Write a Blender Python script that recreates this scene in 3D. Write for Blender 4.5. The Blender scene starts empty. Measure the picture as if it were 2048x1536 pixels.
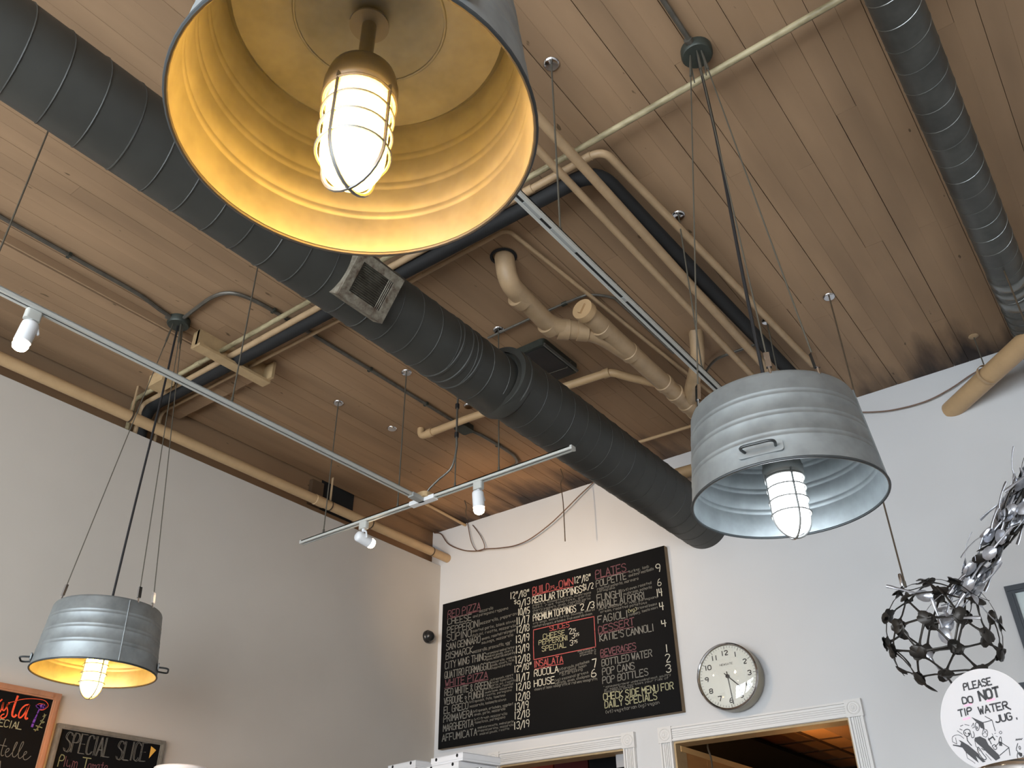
import bpy, math, random
from mathutils import Vector, Matrix
PI = math.pi
random.seed(7)
S = bpy.context.scene
C = S.collection

# ---------------------------------------------------------------- camera
cam_d = bpy.data.cameras.new('camera')
cam = bpy.data.objects.new('camera', cam_d)
C.objects.link(cam)
cam_d.sensor_fit = 'HORIZONTAL'
cam_d.sensor_width = 36.0
cam_d.lens = 30.46455
cam_d.clip_start = 0.05
cam_rot = Matrix([[0.800952, 0.329905, 0.499638], [0.598642, -0.427132, -0.677633], [-0.010143, 0.841856, -0.539607]])
cam.matrix_world = Matrix.Translation((0, 0, 1.25)) @ cam_rot.to_4x4()
S.camera = cam

# ---------------------------------------------------------------- world and daylight
W = bpy.data.worlds.new('world')
S.world = W
W.use_nodes = True
bg = W.node_tree.nodes['Background']
bg.inputs[0].default_value = (0.62, 0.74, 0.92, 1)
bg.inputs[1].default_value = 1.0

def area_light(name, loc, rot, sx, sy, watts, col):
    l = bpy.data.lights.new(name, 'AREA')
    l.shape = 'RECTANGLE'; l.size = sx; l.size_y = sy; l.energy = watts; l.color = col
    o = bpy.data.objects.new(name, l); C.objects.link(o)
    o.location = loc; o.rotation_euler = rot
    return o
# daylight entering through the three storefront windows behind the camera
WIN_X = (-3.55, -1.15, 1.25)
for wx in WIN_X:
    area_light('window_daylight', (wx, -3.025, 1.95), (PI/2, 0, 0), 1.9, 2.6, 125, (0.86, 0.94, 1.0))

S.view_settings.view_transform = 'Standard'
S.view_settings.look = 'None'
S.view_settings.exposure = 0.8
S.view_settings.gamma = 1.0
S.view_settings.use_curve_mapping = False
# light path depth: a bright room needs few bounces
S.cycles.max_bounces = 4; S.cycles.diffuse_bounces = 3; S.cycles.glossy_bounces = 2; S.cycles.transmission_bounces = 2; S.cycles.transparent_max_bounces = 6
S.cycles.caustics_reflective = False; S.cycles.caustics_refractive = False
S.cycles.use_adaptive_sampling = True; S.cycles.adaptive_threshold = 0.06; S.cycles.sample_clamp_indirect = 6.0
S.cycles.use_denoising = True; S.cycles.use_light_tree = False

# ---------------------------------------------------------------- materials
def lin(c):
    return tuple((v/255/12.92 if v/255 <= 0.04045 else ((v/255+0.055)/1.055)**2.4) for v in c)
MATS = {}
def mat(name, rgb, rough=0.6, metal=0.0, var=0.0, vscale=6.0, bump=0.0, bscale=60.0, dark=None, spec=0.5, stretch=(1, 1, 1)):
    m = bpy.data.materials.new(name); m.use_nodes = True
    nt = m.node_tree; p = nt.nodes['Principled BSDF']
    base = lin(rgb) + (1,)
    p.inputs['Base Color'].default_value = base
    p.inputs['Roughness'].default_value = rough
    p.inputs['Metallic'].default_value = metal
    p.inputs['Specular IOR Level'].default_value = spec
    if var or bump:
        geo = nt.nodes.new('ShaderNodeNewGeometry')
        mp = nt.nodes.new('ShaderNodeMapping'); mp.inputs['Scale'].default_value = stretch
        nt.links.new(geo.outputs['Position'], mp.inputs['Vector'])
    if var:
        n = nt.nodes.new('ShaderNodeTexNoise'); n.inputs['Scale'].default_value = vscale; n.inputs['Detail'].default_value = 3
        n.inputs['Roughness'].default_value = 0.65
        nt.links.new(mp.outputs[0], n.inputs['Vector'])
        r = nt.nodes.new('ShaderNodeValToRGB')
        d = lin(dark) + (1,) if dark else tuple(v*(1-var) for v in base[:3]) + (1,)
        r.color_ramp.elements[0].position = 0.3; r.color_ramp.elements[0].color = d
        r.color_ramp.elements[1].position = 0.62; r.color_ramp.elements[1].color = base
        nt.links.new(n.outputs['Fac'], r.inputs['Fac'])
        nt.links.new(r.outputs['Color'], p.inputs['Base Color'])
    if bump:
        n2 = nt.nodes.new('ShaderNodeTexNoise'); n2.inputs['Scale'].default_value = bscale; n2.inputs['Detail'].default_value = 3
        nt.links.new(mp.outputs[0], n2.inputs['Vector'])
        b = nt.nodes.new('ShaderNodeBump'); b.inputs['Strength'].default_value = bump; b.inputs['Distance'].default_value = 0.004
        nt.links.new(n2.outputs['Fac'], b.inputs['Height'])
        nt.links.new(b.outputs['Normal'], p.inputs['Normal'])
    MATS[name] = m
    return m
def emit(name, rgb, strength):
    m = bpy.data.materials.new(name); m.use_nodes = True
    p = m.node_tree.nodes['Principled BSDF']
    p.inputs['Base Color'].default_value = (0.8, 0.8, 0.8, 1)
    p.inputs['Emission Color'].default_value = tuple(rgb) + (1,)
    p.inputs['Emission Strength'].default_value = strength
    MATS[name] = m
    return m
def glassy(name, tint, gloss=0.06):
    m = bpy.data.materials.new(name); m.use_nodes = True
    nt = m.node_tree; nt.nodes.remove(nt.nodes['Principled BSDF'])
    t = nt.nodes.new('ShaderNodeBsdfTransparent'); t.inputs[0].default_value = tint
    g = nt.nodes.new('ShaderNodeBsdfGlossy'); g.inputs['Roughness'].default_value = 0.02
    mx = nt.nodes.new('ShaderNodeMixShader'); mx.inputs[0].default_value = gloss
    nt.links.new(t.outputs[0], mx.inputs[1]); nt.links.new(g.outputs[0], mx.inputs[2])
    nt.links.new(mx.outputs[0], nt.nodes['Material Output'].inputs[0])
    MATS[name] = m
    return m

mat('plaster', (198, 190, 180), 0.75, var=0.05, vscale=1.3)
mat('plaster_back', (205, 205, 206), 0.7, var=0.04, vscale=1.1)
mat('trim_white', (214, 212, 210), 0.45)
mat('tan_pipe', (176, 148, 114), 0.5, var=0.16, vscale=9)
mat('tan_bright', (188, 156, 116), 0.5, var=0.1, vscale=8)
mat('pipe_green', (168, 155, 122), 0.55, dark=(104, 94, 66), var=0.3, vscale=22, stretch=(0.35, 1, 1))
mat('black_foam', (21, 21, 22), 0.75, var=0.2, vscale=20)
mat('duct_paint', (54, 54, 50), 0.55, var=0.28, vscale=3.0)
mat('duct_seam', (58, 58, 54), 0.55, var=0.5, vscale=5, dark=(30, 30, 28))
mat('duct_zinc', (84, 84, 80), 0.45, 0.5, var=0.35, vscale=7)
mat('duct_band', (128, 130, 128), 0.3, 0.8, var=0.2, vscale=12)
mat('zinc', (152, 158, 160), 0.5, 0.65, var=0.24, vscale=11)
mat('zinc_dark', (70, 74, 76), 0.5, 0.6)
mat('cast_metal', (132, 132, 130), 0.45, 0.7)
mat('steel_box', (62, 66, 60), 0.5, 0.4, var=0.2, vscale=30)
mat('conduit', (112, 108, 100), 0.4, 0.6, var=0.25, vscale=20)
mat('chrome', (205, 205, 208), 0.12, 1.0)
mat('cable_steel', (96, 92, 82), 0.5, 0.5)
mat('rod_rust', (88, 74, 58), 0.65, 0.3, var=0.3, vscale=25)
mat('cord_black', (26, 26, 28), 0.5)
mat('track_white', (186, 186, 180), 0.4)
mat('track_grey', (150, 152, 150), 0.45)
mat('track_slot', (58, 58, 58), 0.6)
mat('spot_white', (225, 226, 228), 0.35)
mat('vent_paint', (126, 120, 106), 0.6, dark=(70, 54, 40), var=0.4, vscale=26)
mat('vent_slat', (84, 80, 70), 0.6, dark=(44, 36, 28), var=0.4, vscale=20)
mat('matte_black', (18, 17, 16), 0.9)  # plain black; also stands for the shade inside holes
mat('wood_tan', (186, 158, 118), 0.6, var=0.15, vscale=12)
mat('chalkboard', (13, 13, 14), 0.7, var=0.2, vscale=3, spec=0.12)
mat('board_edge', (128, 106, 76), 0.65, var=0.25, vscale=14)
mat('chalk_white', (198, 194, 180), 0.9)
mat('chalk_grey', (120, 118, 112), 0.9)
mat('chalk_dim', (112, 110, 104), 0.9)
mat('chalk_red', (168, 80, 78), 0.9)
mat('chalk_pink', (112, 72, 78), 0.9)
mat('chalk_yellow', (164, 161, 130), 0.9)
mat('chalk_orange', (255, 96, 58), 0.9)
mat('chalk_purple', (112, 60, 160), 0.9)
mat('chalk_gold', (226, 170, 70), 0.9)
mat('chalk_lime', (142, 142, 104), 0.9)
mat('frame_wood', (176, 124, 92), 0.5, var=0.2, vscale=18, stretch=(1, 1, 0.2))
mat('frame_pewter', (132, 124, 112), 0.4, 0.3, var=0.25, vscale=22)
mat('frame_slate', (52, 58, 66), 0.5)
mat('frame_mat', (214, 226, 230), 0.6)
mat('plastic_black', (30, 31, 33), 0.35)
mat('clock_steel', (150, 140, 118), 0.28, 0.85)
mat('clock_face', (218, 220, 212), 0.6)
mat('ink', (38, 40, 44), 0.6)
mat('card_white', (232, 231, 232), 0.55)
mat('card_grey', (196, 196, 198), 0.6)
mat('paper', (168, 167, 169), 0.7)
mat('pink_pen', (238, 150, 172), 0.7)
mat('spoon_lit', (206, 208, 216), 0.3, 0.7, var=0.3, vscale=30)  # spoon metal with the lamp's brightness put into the colour
mat('spoon_shaded', (62, 59, 56), 0.4, 0.6)  # same spoon metal coloured dark, as seen backlit
mat('copper_wire', (104, 76, 58), 0.5, 0.2)
mat('red_wall', (120, 40, 30), 0.7)
mat('orange_paint', (190, 74, 40), 0.7)
mat('tile_ceiling', (222, 172, 118), 0.8, var=0.08, vscale=8)
mat('grid_brown', (92, 66, 44), 0.6)
mat('wood_orange', (196, 140, 84), 0.55, var=0.25, vscale=9, stretch=(1, 0.2, 1))
mat('wood_edge', (236, 190, 128), 0.5)
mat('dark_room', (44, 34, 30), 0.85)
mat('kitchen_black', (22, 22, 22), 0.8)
mat('hood_brown', (96, 76, 58), 0.5, 0.2)
mat('floor_concrete', (150, 142, 132), 0.5, var=0.15, vscale=2)
mat('shelf_wire', (150, 152, 154), 0.3, 0.9)
mat('table_wood', (140, 104, 70), 0.5, var=0.2, vscale=6, stretch=(0.2, 1, 1))
mat('wall_shade', (206, 202, 198), 0.8)
glassy('window_glass', (0.97, 0.98, 0.98, 1))
glassy('clock_glass', (1, 1, 1, 1), 0.10)
emit('globe_warm', (1.0, 0.45, 0.05), 56.0)
emit('globe_cool', (0.84, 0.93, 1.0), 15.0)
emit('lens_warm', (1.0, 0.74, 0.45), 25.0)
emit('kitchen_tube', (1.0, 0.50, 0.16), 120.0)

# painted ceiling boards: tan paint, soot near the back and side walls, a different tint per board
def ceiling_mat(name, soot=True):
    m = mat(name, (176, 148, 112), 0.7)
    nt = m.node_tree; p = nt.nodes['Principled BSDF']; L = nt.links.new
    geo = nt.nodes.new('ShaderNodeNewGeometry')
    mp = nt.nodes.new('ShaderNodeMapping'); mp.inputs['Scale'].default_value = (3.0, 0.55, 1.0)
    L(geo.outputs['Position'], mp.inputs['Vector'])
    n1 = nt.nodes.new('ShaderNodeTexNoise'); n1.inputs['Scale'].default_value = 1.6; n1.inputs['Detail'].default_value = 4
    L(mp.outputs[0], n1.inputs['Vector'])
    r1 = nt.nodes.new('ShaderNodeValToRGB')
    r1.color_ramp.elements[0].position = 0.3; r1.color_ramp.elements[0].color = lin((140, 113, 86)) + (1,)
    r1.color_ramp.elements[1].position = 0.7; r1.color_ramp.elements[1].color = lin((164, 133, 102)) + (1,)
    L(n1.outputs['Fac'], r1.inputs['Fac'])
    oi = nt.nodes.new('ShaderNodeObjectInfo')
    mr = nt.nodes.new('ShaderNodeMapRange'); mr.inputs['To Min'].default_value = 0.93; mr.inputs['To Max'].default_value = 1.05
    L(oi.outputs['Random'], mr.inputs['Value'])
    mul = nt.nodes.new('ShaderNodeVectorMath'); mul.operation = 'SCALE'
    L(r1.outputs['Color'], mul.inputs[0]); L(mr.outputs[0], mul.inputs['Scale'])
    # small flecks where paint has come off
    n3 = nt.nodes.new('ShaderNodeTexNoise'); n3.inputs['Scale'].default_value = 26; n3.inputs['Detail'].default_value = 2
    mp3 = nt.nodes.new('ShaderNodeMapping'); mp3.inputs['Scale'].default_value = (1.0, 0.35, 1.0)
    L(geo.outputs['Position'], mp3.inputs['Vector']); L(mp3.outputs[0], n3.inputs['Vector'])
    r3 = nt.nodes.new('ShaderNodeValToRGB')
    r3.color_ramp.elements[0].position = 0.73; r3.color_ramp.elements[0].color = (0, 0, 0, 1)
    r3.color_ramp.elements[1].position = 0.77; r3.color_ramp.elements[1].color = (1, 1, 1, 1)
    L(n3.outputs['Fac'], r3.inputs['Fac'])
    mixf = nt.nodes.new('ShaderNodeMix'); mixf.data_type = 'RGBA'
    L(r3.outputs['Color'], mixf.inputs['Factor']); L(mul.outputs[0], mixf.inputs['A'])
    mixf.inputs['B'].default_value = lin((96, 76, 52)) + (1,)
    out = mixf.outputs['Result']
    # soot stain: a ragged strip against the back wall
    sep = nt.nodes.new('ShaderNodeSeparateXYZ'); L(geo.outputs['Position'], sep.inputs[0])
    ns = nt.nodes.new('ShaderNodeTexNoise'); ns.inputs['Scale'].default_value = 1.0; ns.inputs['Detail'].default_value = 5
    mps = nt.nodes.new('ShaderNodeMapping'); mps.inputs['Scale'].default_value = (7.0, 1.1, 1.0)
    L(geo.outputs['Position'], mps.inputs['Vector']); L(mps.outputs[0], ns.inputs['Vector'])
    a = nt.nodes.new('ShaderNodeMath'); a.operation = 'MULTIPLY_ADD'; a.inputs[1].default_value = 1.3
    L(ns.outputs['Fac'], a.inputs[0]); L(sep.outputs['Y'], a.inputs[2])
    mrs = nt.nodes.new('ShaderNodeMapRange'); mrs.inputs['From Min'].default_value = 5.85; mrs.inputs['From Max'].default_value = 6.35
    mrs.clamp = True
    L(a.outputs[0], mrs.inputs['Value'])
    # orange-brown tint growing towards the far left corner
    mrw = nt.nodes.new('ShaderNodeMapRange'); mrw.inputs['From Min'].default_value = 3.3; mrw.inputs['From Max'].default_value = 5.6; mrw.inputs['To Max'].default_value = 0.75
    mrw.clamp = True; L(a.outputs[0], mrw.inputs['Value'])
    mrx = nt.nodes.new('ShaderNodeMapRange'); mrx.inputs['From Min'].default_value = -1.6; mrx.inputs['From Max'].default_value = -3.2; mrx.clamp = True
    L(sep.outputs['X'], mrx.inputs['Value'])
    mwx = nt.nodes.new('ShaderNodeMath'); mwx.operation = 'MULTIPLY'; L(mrw.outputs[0], mwx.inputs[0]); L(mrx.outputs[0], mwx.inputs[1])
    mixw = nt.nodes.new('ShaderNodeMix'); mixw.data_type = 'RGBA'; mixw.blend_type = 'MULTIPLY'
    L(mwx.outputs[0], mixw.inputs['Factor']); L(out, mixw.inputs['A'])
    mixw.inputs['B'].default_value = (0.95, 0.78, 0.60, 1)
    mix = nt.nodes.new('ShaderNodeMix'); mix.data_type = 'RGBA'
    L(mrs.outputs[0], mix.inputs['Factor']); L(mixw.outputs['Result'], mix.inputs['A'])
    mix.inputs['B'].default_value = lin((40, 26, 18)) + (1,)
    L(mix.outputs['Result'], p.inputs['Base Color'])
    return m
ceiling_mat('ceiling_board')
mat('ceiling_gap', (84, 66, 46), 0.9)

# ---------------------------------------------------------------- mesh helpers
class MB:
    def __init__(self): self.v = []; self.f = []
    def quad(self, a, b, c, d):
        i = len(self.v); self.v += [tuple(a), tuple(b), tuple(c), tuple(d)]; self.f.append((i, i+1, i+2, i+3)); return self
    def box(self, c, s, M=None):
        i = len(self.v); hx, hy, hz = s[0]/2, s[1]/2, s[2]/2
        for dz in (-hz, hz):
            for dx, dy in ((-hx, -hy), (hx, -hy), (hx, hy), (-hx, hy)):
                p = Vector((dx, dy, dz))
                if M is not None: p = M @ p
                self.v.append((c[0]+p.x, c[1]+p.y, c[2]+p.z))
        self.f += [(i+3, i+2, i+1, i), (i+4, i+5, i+6, i+7)]
        for k in range(4): self.f.append((i+k, i+(k+1) % 4, i+4+(k+1) % 4, i+4+k))
        return self
    def rbox(self, c, s, r, M=None, axis=2, n=4):
        # box with rounded edges along one axis
        a0, a1 = [a for a in range(3) if a != axis]
        hx, hy, hz = s[a0]/2, s[a1]/2, s[axis]/2
        pr = []
        for cx, cy, st in ((hx-r, hy-r, 0), (-hx+r, hy-r, 1), (-hx+r, -hy+r, 2), (hx-r, -hy+r, 3)):
            for k in range(n+1):
                t = (st + k/n)*PI/2; pr.append((cx+r*math.cos(t), cy+r*math.sin(t)))
        i = len(self.v); m = len(pr)
        for z in (-hz, hz):
            for x, y in pr:
                q = [0, 0, 0]; q[a0] = x; q[a1] = y; q[axis] = z
                p = Vector(q)
                if M is not None: p = M @ p
                self.v.append((c[0]+p.x, c[1]+p.y, c[2]+p.z))
        for k in range(m): self.f.append((i+k, i+(k+1) % m, i+m+(k+1) % m, i+m+k))
        self.f += [tuple(range(i+m-1, i-1, -1)), tuple(range(i+m, i+2*m))]
        return self
    def tube(self, path, r, n=10, caps=True, closed=False):
        P = [Vector(p) for p in path]
        rr = r if isinstance(r, (list, tuple)) else [r]*len(P)
        T = []
        for k in range(len(P)):
            if closed: t = P[(k+1) % len(P)] - P[k-1]
            elif k == 0: t = P[1]-P[0]
            elif k == len(P)-1: t = P[-1]-P[-2]
            else: t = (P[k+1]-P[k]).normalized() + (P[k]-P[k-1]).normalized()
            T.append(t.normalized() if t.length > 1e-9 else Vector((0, 0, 1)))
        u = T[0].orthogonal().normalized()
        i = len(self.v)
        for k in range(len(P)):
            u = (u - T[k]*u.dot(T[k]))
            u = u.normalized() if u.length > 1e-6 else T[k].orthogonal().normalized()
            w = T[k].cross(u)
            for j in range(n):
                a = 2*PI*j/n
                q = P[k] + (u*math.cos(a) + w*math.sin(a))*rr[k]
                self.v.append(tuple(q))
        m = len(P)
        for k in range(m if closed else m-1):
            for j in range(n):
                k2 = (k+1) % m
                self.f.append((i+k*n+j, i+k*n+(j+1) % n, i+k2*n+(j+1) % n, i+k2*n+j))
        if caps and not closed:
            self.f.append(tuple(range(i+n-1, i-1, -1)))
            self.f.append(tuple(range(i+(m-1)*n, i+m*n)))
        return self
    def lathe(self, prof, n=32, o=(0, 0, 0), axis=(0, 0, 1), caps=True):
        a = Vector(axis).normalized(); u = a.orthogonal().normalized(); w = a.cross(u)
        o = Vector(o); i = len(self.v); m = len(prof)
        for r, h in prof:
            for j in range(n):
                t = 2*PI*j/n
                self.v.append(tuple(o + a*h + (u*math.cos(t)+w*math.sin(t))*r))
        for k in range(m-1):
            for j in range(n):
                self.f.append((i+k*n+j, i+k*n+(j+1) % n, i+(k+1)*n+(j+1) % n, i+(k+1)*n+j))
        if caps:
            if prof[0][0] > 1e-6: self.f.append(tuple(range(i+n-1, i-1, -1)))
            if prof[-1][0] > 1e-6: self.f.append(tuple(range(i+(m-1)*n, i+m*n)))
        return self
    def prism(self, pts, d):
        # polygon given as 3-D points, extruded by vector d
        d = Vector(d); i = len(self.v); m = len(pts)
        for p in pts: self.v.append(tuple(p))
        for p in pts: self.v.append(tuple(Vector(p)+d))
        self.f += [tuple(range(i+m-1, i-1, -1)), tuple(range(i+m, i+2*m))]
        for k in range(m): self.f.append((i+k, i+(k+1) % m, i+m+(k+1) % m, i+m+k))
        return self
    def build(self, name, m, parent=None, smooth=False, loc=None):
        me = bpy.data.meshes.new(name)
        me.from_pydata(self.v, [], self.f); me.validate()
        me.materials.append(MATS[m] if isinstance(m, str) else m)
        if smooth:
            me.polygons.foreach_set('use_smooth', [True]*len(me.polygons))
            me.set_sharp_from_angle(angle=math.radians(40))
        me.update()
        o = bpy.data.objects.new(name, me); C.objects.link(o)
        if parent is not None: o.parent = parent
        if loc is not None: o.location = loc
        return o
def tag(o, label, cat, group=None, kind=None):
    o['label'] = label; o['category'] = cat
    if group: o['group'] = group
    if kind: o['kind'] = kind
    return o
def thing(name, label, cat, loc=(0, 0, 0), group=None):
    o = bpy.data.objects.new(name, None); C.objects.link(o)
    o.empty_display_size = 0.05; o.location = loc
    return tag(o, label, cat, group)
def struct(o, label=None, cat=None):
    o['kind'] = 'structure'
    if label: o['label'] = label
    if cat: o['category'] = cat
    return o
def fillet(pts, rad, seg=6):
    P = [Vector(p) for p in pts]; out = [P[0]]
    for k in range(1, len(P)-1):
        a = P[k-1]-P[k]; b = P[k+1]-P[k]
        r = min(rad, a.length*0.49, b.length*0.49)
        s = P[k]+a.normalized()*r; e = P[k]+b.normalized()*r
        for j in range(seg+1):
            t = j/seg
            out.append(s*(1-t)**2 + P[k]*2*t*(1-t) + e*t*t)
    out.append(P[-1]); return out
def smoothpath(pts, n=6):
    P = [Vector(p) for p in pts]; out = []
    for k in range(len(P)-1):
        p0 = P[max(k-1, 0)]; p1 = P[k]; p2 = P[k+1]; p3 = P[min(k+2, len(P)-1)]
        for j in range(n):
            t = j/n
            out.append(0.5*((2*p1)+(p2-p0)*t+(2*p0-5*p1+4*p2-p3)*t*t+(3*p1-p0-3*p2+p3)*t**3))
    out.append(P[-1]); return out
def local(pts, o): return [tuple(Vector(p)-Vector(o)) for p in pts]

# single-stroke lettering: x 0-4, baseline y 2, x-height 6, cap height 8
GL = {'A':'022842 1434','B':'02083847463505 3544433202','C':'4738180703123243','D':'02082847432202','E':'48080242 0535','F':'480802 0535',
'G':'47381807031232434525','H':'0208 4248 0545','I':'2228','J':'4843321203','K':'0208 4805 0542','L':'080242','M':'0208244842','N':'02084248',
'O':'180703123243473818','P':'02083847463505','Q':'180703123243473818 2442','R':'02083847463505 2542','S':'4738180706354443321203','T':'0848 2822',
'U':'080312324348','V':'082248','W':'0812263248','X':'0842 4802','Y':'082548 2522','Z':'08480242','0':'180703123243473818','1':'2228',
'2':'07183847460242','3':'07183847463525 354443321203','4':'080545 3832','5':'48080535444332120 3','6':'38170312324344351504','7':'084822',
'8':'1807061535444332120304153546473818','9':'45351506071838474532','a':'36160503122233 3632','b':'0802 05163633321202','c':'351605031233',
'd':'3832 331203051635','e':'04343516050 31233','f':'37281712 0636','g':'36160503122233 36311000','h':'0802 05163532','i':'2622','j':'262010',
'k':'0802 3604 0432','l':'2822','m':'0602 05162522 25364542','n':'0602 05163532','o':'1605031232353616','p':'0600 051635331203','r':'0602 051636',
's':'36160534331203','t':'2822 0636','u':'0603123336 3632','v':'062236','w':'0612253246','x':'0632 3602','y':'0622 3600','z':'06360232',
'/':'0148','"':'1816 3836','$':'4738180706354443321203 2921','&':'4207182837031232 45','\'':'2826','.':'2223',',':'2211','*':'2826 1737','(':'38171332',')':'18373312','-':'1535'}
NARROW = set("I1il'.,()")
def strokes(text):
    x = 0.0; out = []
    for ch in text:
        if ch == ' ': x += 2.4; continue
        g = GL.get(ch, GL.get(ch.upper()))
        if g is None: x += 3; continue
        nar = ch in NARROW
        for st in g.split(' '):
            if len(st) % 2: st = st[:-1]
            pl = [(int(st[k])+x-(1.2 if nar else 0), int(st[k+1])-2) for k in range(0, len(st), 2)]
            if len(pl) > 3 and ch in ROUND: pl = chaikin(pl)
            if len(pl) > 1: out.append(pl)
        x += 3.3 if ch == '1' else 2.6 if nar else (5.1 if ch.isupper() or ch.isdigit() else 4.6)
    return out, max(x-1.2, 1)
def ribbon(mb, pl, wd, mapf):
    # a flat chalk or pen stroke: one quad per segment with round-ish overlap
    for k in range(len(pl)-1):
        (ax, ay), (bx, by) = pl[k], pl[k+1]
        dx, dy = bx-ax, by-ay; L = math.hypot(dx, dy)
        if L < 1e-7: continue
        dx /= L; dy /= L; e = min(wd*0.35, L*0.12)
        ax -= dx*e; ay -= dy*e; bx += dx*e; by += dy*e
        nx, ny = -dy*wd/2, dx*wd/2
        mb.quad(mapf(ax-nx, ay-ny), mapf(bx-nx, by-ny), mapf(bx+nx, by+ny), mapf(ax+nx, ay+ny))
ROUND = set('BCDGJOPQRSU02356890abcdeghmnopqrsu&$()@')
def chaikin(pl, it=1):
    # round the corners of an open polyline, keeping its ends
    for _ in range(it):
        q = [pl[0]]
        for (x0, y0), (x1, y1) in zip(pl[:-1], pl[1:]): q += [(0.75*x0+0.25*x1, 0.75*y0+0.25*y1), (0.25*x0+0.75*x1, 0.25*y0+0.75*y1)]
        q.append(pl[-1]); pl = q
    return pl
RT = random.Random(3)
def letters(mb, text, u0, v0, u1, v1, h, wd, mapf, jit=0.12):
    st, tot = strokes(text)
    du, dv = (u1-u0)/tot, (v1-v0)/tot
    for pl in st:
        q = []
        jx, jy = RT.uniform(-jit, jit), RT.uniform(-jit, jit)
        for x, y in pl:
            x += jx; y += jy
            q.append((u0+du*x, v0+dv*x+h*y/6))
        ribbon(mb, q, wd, mapf)

# ================================================================ THE SETTING
CEIL = 4.42
BW = 5.6            # back wall face
LW = -4.95          # left wall face
LU = -5.06          # upper strip of the left wall, set back above the ledge
RW = 3.2; FW = -3.0
D1 = (-4.28, -3.20); D2 = (-2.822, -1.642); DT = 2.352
struct(MB().box(((LU+RW)/2-0.1, 2.5, -0.05), (RW-LU+0.6, 12.0, 0.1)).build('floor', 'floor_concrete'), 'grey concrete floor of the dining room', 'floor')
mb = MB(); T = 0.15
def wpiece(x0, x1, z0, z1): mb.box(((x0+x1)/2, BW+T/2, (z0+z1)/2), (x1-x0, T, z1-z0))
wpiece(LU-0.15, D1[0], 0, 4.6); wpiece(D1[1], D2[0], 0, 4.6); wpiece(D2[1], RW+0.15, 0, 4.6)
wpiece(D1[0], D1[1], DT, 4.6); wpiece(D2[0], D2[1], DT, 4.6)
struct(mb.build('wall_back', 'plaster_back'), 'white back wall with two cased openings', 'wall')
struct(MB().box((LW-0.3, (FW+BW)/2, 2.0425), (0.6, BW-FW, 4.085)).build('wall_left', 'plaster'), 'pale grey plaster left wall below the ledge', 'wall')
struct(MB().box((LU-0.1, (FW+BW)/2, 4.35), (0.2, BW-FW, 0.50)).build('wall_left_upper', 'ceiling_board'), 'tan painted upper strip of the left wall above the ledge', 'wall')
struct(MB().box((RW+0.1, (FW+BW)/2, 2.3), (0.2, BW-FW+0.4, 4.6)).build('wall_right', 'wall_shade'), 'plain right wall outside the view', 'wall')
mb = MB(); WZ0, WZ1, WW = 0.6, 3.3, 2.0
xs = [LU-0.15]
for wx in WIN_X: xs += [wx-WW/2, wx+WW/2]
xs.append(RW+0.15)
for k in range(0, len(xs), 2): mb.box(((xs[k]+xs[k+1])/2, FW-0.1, 2.3), (xs[k+1]-xs[k], 0.2, 4.6))
for wx in WIN_X:
    mb.box((wx, FW-0.1, WZ0/2), (WW, 0.2, WZ0)); mb.box((wx, FW-0.1, (WZ1+4.6)/2), (WW, 0.2, 4.6-WZ1))
struct(mb.build('wall_front', 'wall_shade'), 'storefront wall behind the camera with three tall windows', 'wall')
for k, wx in enumerate(WIN_X):
    w = bpy.data.objects.new('window_%d' % (k+1), None); C.objects.link(w); w.location = (wx, FW+0.005, WZ0)
    struct(w, ['left', 'middle', 'right'][k] + ' storefront window behind the camera, divided into panes', 'window')
    mb = MB(); H = WZ1-WZ0
    for x in (-WW/2+0.03, -WW/6, WW/6, WW/2-0.03): mb.box((x, 0, H/2), (0.06, 0.06, H))
    for z in (0.03, H*0.68, H-0.03): mb.box((0, 0, z), (WW-0.06, 0.06, 0.06))
    mb.build('window_frame', 'trim_white', w)
    for i in range(3):
        MB().box((-WW/3+i*WW/3, -0.045, H/2), (WW/3-0.05, 0.006, H-0.08)).build('pane', 'window_glass', w)

# ceiling slab with tan painted boards under it
ceil = struct(MB().box(((LU+RW)/2, (FW+BW)/2, CEIL+0.08), (RW-LU+0.5, BW-FW+0.5, 0.12)).build('ceiling', 'ceiling_gap'), 'tan painted plank ceiling', 'ceiling')
mb = MB(); mb.box(((1.3+RW)/2, (FW+BW)/2, CEIL+0.012), (RW-1.3, BW-FW, 0.024)); mb.box(((LU+1.3)/2, (FW+0.1)/2, CEIL+0.012), (1.3-LU, 0.1-FW, 0.024))
mb.build('plain_boarding', 'ceiling_board', ceil)
def plank_mesh():
    # unit board: width 1 along x, length 1 along y, bottom face at z 0, eased lower edges
    e = 0.012; prof = [(-0.5, 0.014), (-0.5, 0.0006), (-0.5+e, 0.0), (0.5-e, 0.0), (0.5, 0.0006), (0.5, 0.014)]
    mb = MB()
    for y in (0, 1):
        for x, z in prof: mb.v.append((x, y, z))
    for k in range(6): mb.f.append((k, (k+1) % 6, 6+(k+1) % 6, 6+k))
    mb.f += [(5, 4, 3, 2, 1, 0), (6, 7, 8, 9, 10, 11)]
    me = bpy.data.meshes.new('plank'); me.from_pydata(mb.v, [], mb.f); me.materials.append(MATS['ceiling_board']); me.update()
    return me
PM = plank_mesh(); PW = 0.0928
RP = random.Random(21)
def plank(x, w, y0, y1, z):
    o = bpy.data.objects.new('plank', PM); C.objects.link(o); o.parent = ceil
    o.location = (x, y0, z); o.scale = (w, y1-y0, 1)
STEP_X, STEP_Y = -4.18, 2.85
k0 = -53; x = -0.250 + k0*PW
rows = []
x = -0.250
while x > LU: x -= PW
x += PW
while x < 1.3:
    rows.append(x); x += PW
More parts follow.
